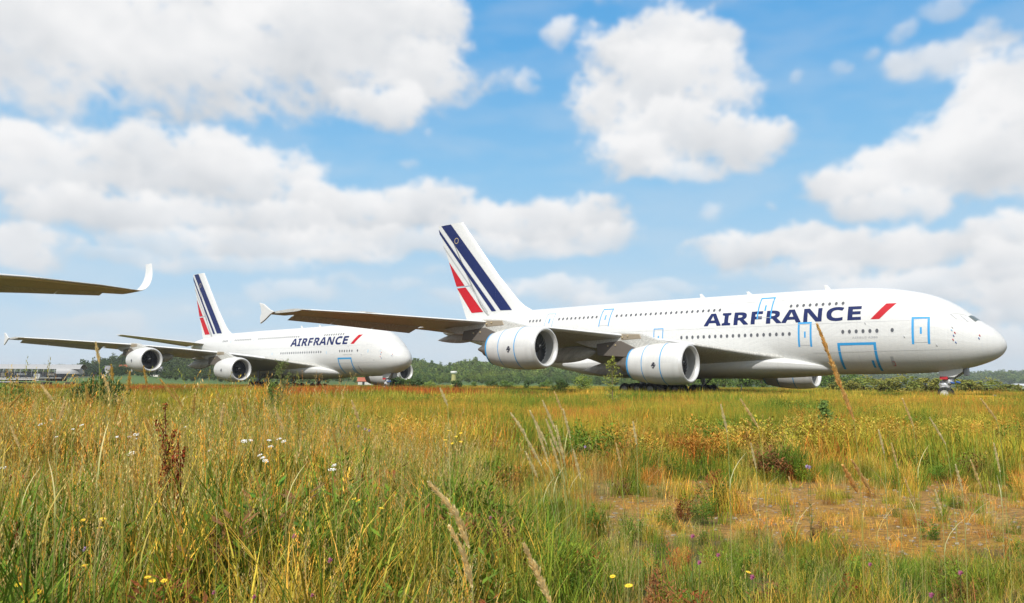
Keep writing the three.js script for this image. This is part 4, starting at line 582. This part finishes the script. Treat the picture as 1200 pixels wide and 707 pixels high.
const KINDS = {
  green: rep(6, (k) => tuft(510 + k, { n: 95, rad: 0.27, h0: 0.16, h1: 0.62, w0: 0.004, w1: 0.011, bend: 0.55, stems: 3, sh0: 0.4, sh1: 0.75, sw: 0.003, head: 0.07, headW: 0.009, straw: [1.7, 1.3, 1.4], seg: 4 })),
  lush: rep(4, (k) => tuft(520 + k, { n: 60, rad: 0.2, h0: 0.3, h1: 0.74, w0: 0.006, w1: 0.014, bend: 0.6, seg: 5 })),
  seed: rep(5, (k) => tuft(530 + k, { n: 50, rad: 0.26, h0: 0.2, h1: 0.52, w0: 0.003, w1: 0.008, bend: 0.5, stems: 22, sh0: 0.4, sh1: 0.9, sw: 0.003, head: 0.08, headW: 0.010, straw: [1.15, 1.08, 1.1] })),
  forb: rep(4, (k) => tuft(540 + k, { n: 26, rad: 0.2, h0: 0.12, h1: 0.34, w0: 0.006, w1: 0.012, bend: 0.6, stems: 18, sh0: 0.2, sh1: 0.56, sw: 0.004, straw: [1.05, 1, 1], leaves: 24 })),
  low: rep(3, (k) => tuft(550 + k, { n: 70, rad: 0.2, h0: 0.04, h1: 0.2, w0: 0.003, w1: 0.007, bend: 0.9 })),
  mid: rep(5, (k) => tuft(560 + k, { n: 130, rad: 0.55, h0: 0.18, h1: 0.62, w0: 0.008, w1: 0.02, bend: 0.45, stems: 20, sh0: 0.4, sh1: 0.85, sw: 0.006, head: 0.09, headW: 0.014, straw: [1.2, 1.1, 1.1] })),
  midforb: rep(4, (k) => tuft(570 + k, { n: 40, rad: 0.45, h0: 0.15, h1: 0.4, w0: 0.01, w1: 0.022, bend: 0.5, stems: 34, sh0: 0.25, sh1: 0.68, sw: 0.006, straw: [1, 1, 1], leaves: 24 })),
  far: rep(6, (k) => tuft(580 + k, { n: 190, rad: 1.5, h0: 0.2, h1: 0.62, w0: 0.025, w1: 0.055, bend: 0.4, stems: 34, sh0: 0.4, sh1: 0.82, sw: 0.02, straw: [1.2, 1.1, 1.05], seg: 2 })),
};
const PAL = { green: [0.085, 0.175, 0.018], lime: [0.21, 0.29, 0.026], yellow: [0.47, 0.39, 0.04], gold: [0.60, 0.43, 0.085], orange: [0.54, 0.265, 0.035], rust: [0.36, 0.085, 0.022], olive: [0.24, 0.245, 0.028], straw: [0.60, 0.49, 0.22], brown: [0.20, 0.11, 0.045] };
{
  const L = {}; for (const k of Object.keys(KINDS)) L[k] = KINDS[k].map(() => []);
  const mixc = (a, b, t) => PAL[a].map((v, i) => lerp(v, PAL[b][i], t));
  const put = (kind, x, d, c, s, o = {}) => { const l = L[kind][Math.floor(R() * L[kind].length)], m = rr(0.8, 1.2), h = rr(-0.06, 0.06); l.push({ x, y: groundY(x, -d) - 0.01, z: -d, a: rr(0, 6.28), s, tx: rr(-0.13, 0.13), tz: rr(-0.16, 0.1), c: col(c[0] * m * (1 + h), c[1] * m, c[2] * m), ...o }); };
  // patches of one kind of growth: jittered cells, each with its own tone and height
  const hash = (i, j, k) => { let h = Math.imul(i * 374761393 + j * 668265263 + k * 1274126177, 1) | 0; h = Math.imul(h ^ (h >>> 13), 1274126177); h ^= h >>> 16; return (h >>> 0) / 4294967296; };
  function cell(x, d, size) { const fx = x / size, fd = d / size, ix = Math.floor(fx), id = Math.floor(fd); let best = 9, bi = 0, bj = 0; for (let a = -1; a <= 1; a++) for (let b = -1; b <= 1; b++) { const i = ix + a, j = id + b, u = i + hash(i, j, 1) - fx, v = j + hash(i, j, 2) - fd, m = u * u + v * v; if (m < best) { best = m; bi = i; bj = j; } } return [hash(bi, bj, 3), hash(bi, bj, 4), hash(bi, bj, 5)]; }
  const ramp = (w) => w < 0.2 ? mixc('green', 'lime', R() * 0.6) : w < 0.42 ? mixc('lime', 'olive', R()) : w < 0.62 ? mixc('olive', 'yellow', R()) : w < 0.82 ? mixc('yellow', 'gold', R() * 0.8) : w < 0.92 ? mixc('gold', 'orange', R()) : mixc('orange', 'brown', R() * 0.7);
  const pickTone = (x, d, size, shift) => { const c = cell(x + 0.5 * n2a(x * 0.7 / size, d * 0.7 / size) * size, d, size), big = fbm(n2b, x * 0.11 / Math.sqrt(size), d * 0.13 / Math.sqrt(size) + 9, 3) * 0.55; return [ramp(clamp((R() < 0.7 ? c[0] : R()) * 1.0 + big + shift + rr(-0.1, 0.1), 0, 1)), 0.55 + 0.85 * c[1] * c[1] + 0.12 * R(), c[2]]; };
  // near: 1.9 to 15 m
  for (let k = 0; k < 8200; k++) {
    const d = Math.sqrt(rr(1.9 ** 2, 15 ** 2)), half = 0.66 * d + 0.9, x = rr(-half, half), b = bare(x, d);
    if (R() < b * 0.93) { if (R() < 0.20) put('low', x, d, R() < 0.6 ? mixc('orange', 'gold', R()) : mixc('lime', 'olive', R()), rr(0.3, 0.85)); continue; }
    const left = sstep(1.5, -2.5, x), front = sstep(-0.6, 1.0, x) * sstep(9, 7.4, d), [c, hh, kind] = pickTone(x, d, 0.9, (d < 6.5 ? -0.06 : 0.07) + 0.04 * left - 0.04 * front), tall = lerp(0.85, 1.15, left) * hh * (1 - 0.35 * b) * lerp(1, lerp(0.62, 0.36, sstep(4.4, 6.6, d)), front), u = R() * 0.7 + kind * 0.3;
    if (u < 0.40) put('green', x, d, c, rr(0.75, 1.2) * tall); else if (u < 0.58) put('lush', x, d, R() < 0.8 ? mixc('green', 'lime', R()) : c, rr(0.65, 1.05) * tall);
    else if (u < 0.72 + 0.05 * left) put('seed', x, d, R() < 0.75 ? mixc('olive', 'straw', R() * 0.8) : mixc('gold', 'orange', R()), rr(0.75, 1.15) * tall); else if (u < 0.86) put('forb', x, d, R() < 0.72 ? mixc('green', 'lime', R()) : mixc('brown', 'rust', R()), rr(0.7, 1.2) * tall); else put('low', x, d, R() < 0.6 ? c : mixc('brown', 'orange', R()), rr(0.8, 1.4));
  }
  // middle: 14 to 48 m
  for (let k = 0; k < 9500; k++) {
    const d = Math.sqrt(rr(14 ** 2, 48 ** 2)), half = 0.66 * d + 1.2, x = rr(-half, half), b = bare(x, d); if (d < 19 && R() < b * 0.85) continue;
    const [c, hh, kind] = pickTone(x, d, 2.1, -0.01); put(kind < 0.72 ? 'mid' : 'midforb', x, d, R() < 0.93 ? c : mixc('orange', 'rust', R() * 0.5), rr(0.75, 1.2) * (0.35 + 0.65 * hh));
  }
  // far: 46 to 240 m
  for (let k = 0; k < 13500; k++) {
    const d = Math.sqrt(rr(46 ** 2, 240 ** 2)), half = 0.66 * d + 3, x = rr(-half, half); let [c, hh] = pickTone(x, d * 0.5, 3.4, -0.04);
    const sorrel = 1 - ((x + 17 + (d - 95) * 0.22) / 11) ** 2 - ((d - 82) / 24) ** 2 + 0.8 * n2a(x * 0.12, d * 0.06), s2 = 1 - ((x + 42) / 9) ** 2 - ((d - 95) / 18) ** 2 + 0.6 * n2a(x * 0.2, d * 0.1);
    if (Math.max(sorrel, s2) > 0.1 && R() < 0.85) { c = mixc('rust', 'orange', R() * 0.5); hh = 1.45; } else if (R() < 0.04) c = mixc('orange', 'rust', R() * 0.7);
    put('far', x, d, c, rr(0.85, 1.15) * (0.45 + 0.55 * hh) * lerp(1, 1.15, sstep(0.44, 0.30, x / d) * sstep(110, 85, d)));
  }
  const words = { green: ['meadow_grass', 'fine green and yellow meadow grass covering the near field', 'grass'], lush: ['lush_grass', 'broad bright green grass blades in the near field', 'grass'], seed: ['seeding_grass', 'dry yellow grass in seed scattered through the near field', 'grass'], forb: ['leafy_weeds', 'low leafy weeds between the grass of the near field', 'weeds'], low: ['short_grass', 'short dry tufts on and around the stony ground', 'grass'], mid: ['middle_grass', 'yellow and olive grass of the middle field in seed', 'grass'], midforb: ['middle_weeds', 'leafy weeds among the grass of the middle field', 'weeds'], far: ['far_grass', 'golden and olive grass around and beyond the parked airliners', 'grass'] };
  let total = 0; for (const k of Object.keys(KINDS)) { for (const l of L[k]) total += l.length; copies(words[k][0], words[k][2] === 'weeds' ? 'weed_patch' : 'grass_patch', KINDS[k], GRASS, L[k], words[k][1], words[k][2]); }
  // stones on the bare ground
  const st = new THREE.IcosahedronGeometry(1, 1), p = st.attributes.position; for (let i = 0; i < p.count; i++) { const f = 1 + 0.3 * n2a(p.getX(i) * 1.4 + 5, p.getY(i) * 1.4 + p.getZ(i)); p.setXYZ(i, p.getX(i) * f, p.getY(i) * f * 0.55, p.getZ(i) * f * 0.8); } st.computeVertexNormals(); tinted(st, 1, 1, 1);
  const stones = []; for (let k = 0; k < 16000; k++) { const d = rr(6, 15), x = rr(-0.62 * d, 0.68 * d), b = bare(x, d); if (R() > b) continue; const s = 0.005 + 0.024 * Math.pow(R(), 6), g = R(), m = rr(0.7, 1.2); stones.push({ x, y: groundY(x, -d) + s * 0.15, z: -d, a: rr(0, 6.28), s, c: g < 0.5 ? col(0.31 * m, 0.21 * m, 0.11 * m) : col(0.29 * m, 0.24 * m, 0.18 * m) }); }
  copies('gravel', 'stones', [st], new THREE.MeshStandardMaterial({ vertexColors: true, roughness: 0.95 }), [stones], 'loose grey and ochre gravel on the bare dry patch', 'gravel');
}

// ------------------------------------------------------------------ single plants one can pick out
const PLANT = new THREE.MeshPhysicalMaterial({ vertexColors: true, roughness: 0.85, transmission: 0.4, thickness: 0, specularIntensity: 0.25, side: THREE.DoubleSide });
// an ear of grass: the head runs from pixel a (tip) to pixel b at the given distance; the stalk goes on down to the ground
function ear(a, b, depth, w, c, label, group, seed, { fluffy = 1, lean = 0.25, droop = 0 } = {}) {
  const q = rng(seed), tip = at(a[0], a[1], depth), low = at(b[0], b[1], depth), g = thing('grass_stalk', label, 'grass', group), dir = low.clone().sub(tip), foot = V(low.x + dir.x * lean * 2.2, 0, low.z - 0.06); foot.y = groundY(foot.x, foot.z) - 0.03; g.position.copy(foot);
  const P = [V(0, 0, 0), V((low.x - foot.x) * 0.3, (low.y - foot.y) * 0.5, (low.z - foot.z) * 0.5), low.clone().sub(foot), tip.clone().sub(foot)]; const curve = new THREE.CatmullRomCurve3([P[0], P[1], P[2], P[2].clone().lerp(P[3], 0.5).add(V(droop, Math.abs(droop) * 0.3, 0)), P[3]], false, 'centripetal');
  const k0 = Math.max(1, depth / 3.2), s = new Tri(); s.tube(curve.getPoints(22), steps(0.0011 * k0, 0.0006 * k0, 22), [c[0] * 0.55, c[1] * 0.66, c[2] * 0.4], 5); mesh('stem', s.geo(), PLANT, g);
  const h = new Tri(), head = new THREE.CatmullRomCurve3([P[2], P[2].clone().lerp(P[3], 0.5).add(V(droop, Math.abs(droop) * 0.3, 0)), P[3]]), len = head.getLength(), n = Math.round(220 + len * 1800), prof = (f) => w * Math.pow(Math.sin(Math.PI * clamp(0.05 + 0.93 * Math.pow(f, 0.8), 0, 1)), 0.8) * (0.8 + 0.45 * Math.sin(f * 27 + seed) * Math.sin(f * 9.1 + seed * 1.7)) * fluffy;
  h.tube(head.getPoints(20), steps(0, 1, 20).map((f) => 0.35 * prof(f) + 0.0006), c, 6);
  for (let k = 0; k < n; k++) { const f = q(), o = head.getPoint(f), t = head.getTangent(f), r = prof(f), aa = q() * 6.28, side = V(Math.cos(aa), 0, Math.sin(aa)); side.addScaledVector(t, -side.dot(t)).normalize(); const p = o.clone().addScaledVector(side, r * (0.2 + 1.0 * q())), z = (0.7 + 0.7 * q()) * Math.sqrt(w / 0.007) * Math.sqrt(k0), u = t.clone().multiplyScalar(0.8).addScaledVector(side, 0.45).normalize().multiplyScalar(0.0062 * z), v = V().crossVectors(t, side).normalize().multiplyScalar(0.0022 * z), m = 0.75 + 0.5 * q(); h.leaf(p, u, v, [c[0] * m, c[1] * m, c[2] * m]); }
  mesh('seed_head', h.geo(), PLANT, g);
  if (q() < 0.9) { const l = new Tri(), z = q() * 6.28, y = foot.y + 0.35 * (low.y - foot.y), o = curve.getPoint(0.35); l.blade(o.x, o.z, z, 0.22, 0.16, 0.006, [c[0] * 0.7, c[1] * 0.85, c[2] * 0.6], [c[0], c[1], c[2]], 4, o.y); mesh('leaf', l.geo(), PLANT, g); }
  return g;
}
const OCH = [0.72, 0.40, 0.11], STR = [0.90, 0.75, 0.40], PAL2 = [0.90, 0.81, 0.52], GLD = [0.74, 0.54, 0.16];
ear([958, 381], [1001, 492], 1.5, 0.0040, [0.88, 0.62, 0.24], 'large ochre ear of grass rising in front of the taped airliner lettering', null, 901, { lean: 0.12 });
ear([503, 566], [549, 640], 1.9, 0.009, STR, 'upper of the two thick straw-coloured ears arching together over the near grass', null, 902, { lean: 0.12, droop: 0.012 });
ear([527, 618], [553, 686], 1.85, 0.0075, STR, 'lower of the two thick straw-coloured ears arching together over the near grass', null, 903, { lean: 0.12, droop: 0.006 });
ear([614, 638], [645, 707], 1.7, 0.008, STR, 'single thick straw-coloured ear leaning over the grass beside the arching pair', null, 904, { lean: 0.15 });
ear([988, 546], [1005, 577], 4.6, 0.014, [0.85, 0.56, 0.20], 'short orange ear of grass, lower of a pair on the stony patch edge', null, 905); ear([999, 540], [1021, 577], 4.5, 0.011, [0.85, 0.60, 0.26], 'short orange ear of grass, upper of a pair on the stony patch edge', null, 906);
[[599, 485, 616, 510], [621, 482, 640, 520], [612, 505, 634, 545], [628, 498, 642, 540], [640, 492, 655, 530], [652, 500, 662, 545], [672, 528, 680, 560], [616, 530, 630, 560], [636, 470, 651, 505], [645, 515, 656, 550], [660, 480, 668, 512]].forEach(([a, b, c, d], i) => ear([a, b], [c, d], 6.2 + 0.12 * i, 0.010, PAL2, 'thin pale grass stalk in the tuft of bleached stalks in the middle of the meadow', 'tuft of bleached stalks', 920 + i, { lean: 0.5 }));
[[112, 402, 116, 425], [152, 436, 150, 458], [24, 462, 10, 478], [121, 440, 128, 458], [168, 430, 172, 452], [188, 445, 205, 468], [48, 452, 62, 470], [100, 452, 104, 474], [203, 456, 214, 480], [76, 470, 70, 492], [228, 462, 226, 486], [140, 470, 134, 494], [12, 500, 22, 524], [60, 500, 54, 524], [170, 490, 178, 512], [322, 478, 332, 505], [346, 470, 352, 496], [282, 466, 288, 490], [262, 474, 258, 500], [390, 505, 396, 530], [78, 566, 84, 592], [36, 540, 28, 566], [155, 548, 162, 574], [300, 560, 306, 584], [118, 610, 112, 636], [205, 600, 214, 626], [345, 600, 338, 624], [412, 470, 420, 492], [130, 428, 132, 446]].forEach(([a, b, c, d], i) => ear([a, b], [c, d], 3.0 + (i * 0.37) % 1.6, 0.0058, i % 3 ? GLD : STR, 'tall golden grass stalk in seed in the tall stand around the rusty dock', 'tall golden stalks', 950 + i, { lean: 0.35 }));
[[868, 468, 888, 500], [845, 475, 852, 505], [1058, 468, 1070, 498], [1090, 490, 1108, 520], [1045, 520, 1052, 548], [1120, 545, 1128, 575], [1138, 540, 1150, 572], [1165, 520, 1172, 552], [1060, 560, 1072, 592], [1096, 575, 1104, 604], [925, 560, 930, 588], [880, 520, 886, 548], [722, 520, 728, 548], [742, 495, 746, 520], [1150, 468, 1168, 492], [1030, 505, 1036, 530], [650, 460, 658, 480], [516, 456, 524, 474]].forEach(([a, b, c, d], i) => ear([a, b], [c, d], 4.4 + (i * 0.53) % 2.2, 0.0065, i % 2 ? PAL2 : STR, 'thin straw stalk in seed standing around the stony patch', 'thin straw stalks by the stony patch', 1001 + i, { lean: 0.4 }));
// rusty dock plants
function dock(px, top, depth, label, seed, k = 1) {
  const q = rng(seed), x = (px - 600) / F * depth, g = thing('dock_plant', label, 'plant', 'dead dock plants'), y0 = groundY(x, -depth), h = at(px, top, depth).y - y0; g.position.set(x, y0, -depth);
  const s = new Tri(), f = new Tri(), c0 = [0.17, 0.055, 0.028]; s.tube([V(0.06, -0.05, 0), V(0.03, h * 0.5, 0), V(0, h, 0)], [0.008, 0.006, 0.003], c0, 6);
  const br = [[0, h * 0.42, 0, 0, h, 0, 0.034 * k]]; for (let i = 0; i < 7; i++) { const a = q() * 6.28, y = h * (0.38 + 0.07 * i), l = h * (0.22 - 0.018 * i); br.push([0.02, y, 0, Math.cos(a) * l * 0.38, y + l, Math.sin(a) * l * 0.38, 0.024 * k]); s.tube([V(0.02, y, 0), V(Math.cos(a) * l * 0.38, y + l, Math.sin(a) * l * 0.38)], [0.004, 0.002], c0, 4); }
  for (const b of br) for (let i = 0; i < 420; i++) { const t = q(), a = q() * 6.28, r = b[6] * Math.sqrt(q()) * (1 - 0.6 * t) * (0.6 + 0.5 * Math.sin(t * 26)), p = V(lerp(b[0], b[3], t) + Math.cos(a) * r, lerp(b[1], b[4], t), lerp(b[2], b[5], t) + Math.sin(a) * r), u = V(q() - 0.5, q() - 0.5, q() - 0.5).normalize().multiplyScalar(0.0085), v = V().crossVectors(u, V(q() - 0.5, 1, q() - 0.5)).normalize().multiplyScalar(0.006), m = 0.6 + 0.8 * q(); f.leaf(p, u, v, [0.36 * m, 0.072 * m, 0.022 * m]); }
  mesh('stem', s.geo(), PLANT, g); mesh('seed_cluster', f.geo(), PLANT, g);
  const l = new Tri(); for (let i = 0; i < 5; i++) l.blade(0, 0, q() * 6.28, 0.3, 0.25, 0.045, [0.13, 0.10, 0.035], [0.2, 0.1, 0.04], 4); mesh('leaf', l.geo(), PLANT, g);
}
dock(197, 472, 5.6, 'tall rust-red dock plant, the largest one, standing in the golden grass', 1101, 1.7); dock(214, 506, 5.4, 'rust-red dock plant half hidden beside the largest one', 1102, 1.5); dock(33, 612, 4.6, 'small dark rust dock plant low in the green grass', 1103, 0.5); dock(225, 560, 5.5, 'short withered dock plant below the largest one', 1104, 0.7);
// flowers
const PETAL = { white: mat(0.80, 0.80, 0.76, 0.8), yellow: mat(0.80, 0.55, 0.02, 0.7), pink: mat(0.36, 0.09, 0.19, 0.8), lilac: mat(0.42, 0.30, 0.50, 0.8), disc: mat(0.55, 0.3, 0.02, 0.8) };
const YARROW = (() => { const q = rng(71), l = []; for (let k = 0; k < 34; k++) { const a = q() * 6.28, r = 0.036 * Math.sqrt(q()), s = new THREE.IcosahedronGeometry(0.0062, 0); s.scale(1, 0.6, 1); s.translate(Math.cos(a) * r, -r * r * 6 + 0.004 * q(), Math.sin(a) * r); l.push(s); } return plain(l); })();
const DAISY = (() => { const t = new Tri(); for (let k = 0; k < 15; k++) { const a = k / 15 * 6.28, u = V(Math.cos(a), 0.12, Math.sin(a)), v = V(-Math.sin(a), 0, Math.cos(a)); t.leaf(u.clone().multiplyScalar(0.013), u.clone().multiplyScalar(0.010), v.multiplyScalar(0.0042), [1, 1, 1]); } const g = t.geo(); g.deleteAttribute('color'); return g; })();
const CLOVER = (() => { const q = rng(73), l = []; for (let k = 0; k < 40; k++) { const u = V(q() - 0.5, q() - 0.35, q() - 0.5).normalize(), c = new THREE.ConeGeometry(0.0035, 0.014, 4); c.translate(0, 0.007, 0); c.applyQuaternion(new THREE.Quaternion().setFromUnitVectors(V(0, 1, 0), u)); c.translate(u.x * 0.004, u.y * 0.004, u.z * 0.004); l.push(c); } return plain(l); })();
function flower(kind, px, py, depth, label, group) {
  const p = at(px, py, depth), y0 = groundY(p.x, p.z), h = Math.max(0.1, p.y - y0), g = thing(kind + '_flower', label, 'flower', group); g.position.set(p.x, y0, p.z);
  const s = new Tri(), o = (R() - 0.5) * 0.1; s.tube([V(o, -0.02, 0), V(o * 0.4, h * 0.5, 0.01), V(0, h - 0.003, 0)], [0.002, 0.0018, 0.0013], [0.14, 0.19, 0.05], 5); for (let k = 0; k < 4; k++) s.blade(o * 0.6, 0, R() * 6.28, 0.06, 0.06, 0.010, [0.12, 0.19, 0.04], [0.12, 0.19, 0.04], 3, h * (0.15 + 0.16 * k)); mesh('stem', s.geo(), PLANT, g);
  const tilt = 0.35; let m;
  if (kind === 'yarrow') { m = mesh('flower_head', YARROW, PETAL.white, g); m.scale.setScalar(rr(0.45, 0.8)); } else if (kind === 'hawkweed') { m = mesh('petals', DAISY, PETAL.yellow, g); const d = mesh('flower_centre', new THREE.SphereGeometry(0.006, 8, 5), PETAL.disc, g); d.scale.y = 0.5; d.position.set(0, h, 0); m.scale.setScalar(rr(0.6, 0.95)); } else if (kind === 'clover') { m = mesh('flower_head', CLOVER, PETAL.pink, g); m.scale.setScalar(rr(0.55, 0.85)); } else { m = mesh('flower_head', CLOVER, PETAL.lilac, g); m.scale.setScalar(0.9); }
  m.position.set(0, h, 0); m.rotation.x = tilt * rr(0.4, 1.4); m.rotation.z = rr(-0.3, 0.3);
}
for (const [x, y, d] of [[287, 517, 6.6], [294, 516, 6.8], [305, 533, 6.2], [312, 540, 6], [309, 536, 6.4], [316, 516, 7], [333, 517, 7], [328, 514, 7.2], [154, 531, 6], [159, 514, 7.4], [152, 512, 7.4], [137, 512, 7.2], [160, 509, 7.6], [48, 497, 8.2], [54, 496, 8.6], [86, 503, 8], [66, 512, 7.8], [4, 548, 6], [390, 550, 5.6], [246, 528, 7], [218, 500, 8.4], [60, 492, 9], [96, 498, 8.6], [392, 545, 6], [318, 523, 7]]) flower('yarrow', x, y, d, x > 280 && x < 340 ? 'flat-topped white yarrow flower in the clump between the rusty dock and the bleached stalks' : x > 380 ? 'flat-topped white yarrow flower standing apart near the arching straw ears' : x > 210 ? 'flat-topped white yarrow flower right beside the rusty dock' : x > 130 ? 'flat-topped white yarrow flower in the clump before the dark bushes' : 'flat-topped white yarrow flower in the tall grass below the stripped fuselage', 'white yarrow flowers');
for (const [x, y, d] of [[21, 686, 4], [44, 694, 3.9], [97, 610, 4.6], [120, 609, 4.6], [117, 619, 4.5], [173, 677, 3.8], [192, 681, 3.8], [99, 663, 4.1], [415, 585, 5], [447, 596, 5], [419, 587, 5], [526, 505, 8], [534, 512, 8], [522, 516, 8], [530, 520, 7.8], [540, 508, 8.2], [877, 671, 4], [718, 676, 4], [737, 687, 3.9], [178, 681, 3.8], [540, 518, 8], [30, 522, 7], [105, 528, 6.8]]) flower('hawkweed', x, y, d, x > 515 && x < 545 ? 'small yellow daisy-like flower in the cluster beside the bleached stalks' : x > 400 && x < 450 ? 'small yellow daisy-like flower behind the pair of arching straw ears' : x > 700 ? 'small yellow daisy-like flower in the short grass before the stony patch' : 'small yellow daisy-like flower in the deep grass below the rusty dock', 'yellow flowers');
for (const [x, y, d] of [[345, 629, 4.3], [387, 657, 4], [251, 695, 3.7], [366, 698, 3.7], [298, 700, 3.7], [182, 592, 5], [812, 629, 4.6], [842, 651, 4.2], [882, 677, 3.9], [1092, 698, 3.7], [1126, 672, 3.9], [820, 660, 4.1], [575, 607, 5], [1020, 662, 4]]) flower('clover', x, y, d, x > 700 ? 'small pink clover flower in the short grass before the stony patch' : 'small pink clover flower deep in the tall green grass', 'pink clover flowers');
for (const [x, y, d] of [[420, 500, 9], [428, 503, 9], [433, 505, 9.1], [686, 524, 8], [946, 547, 6.5], [949, 548, 6.5], [100, 644, 4.3]]) flower('scabious', x, y, d, 'small pale lilac flower on a thin stem in the meadow', 'pale lilac flowers');

scene.traverse((o) => { if (o.isMesh) o.castShadow = o.receiveShadow = true; });
renderer.render(scene, camera);
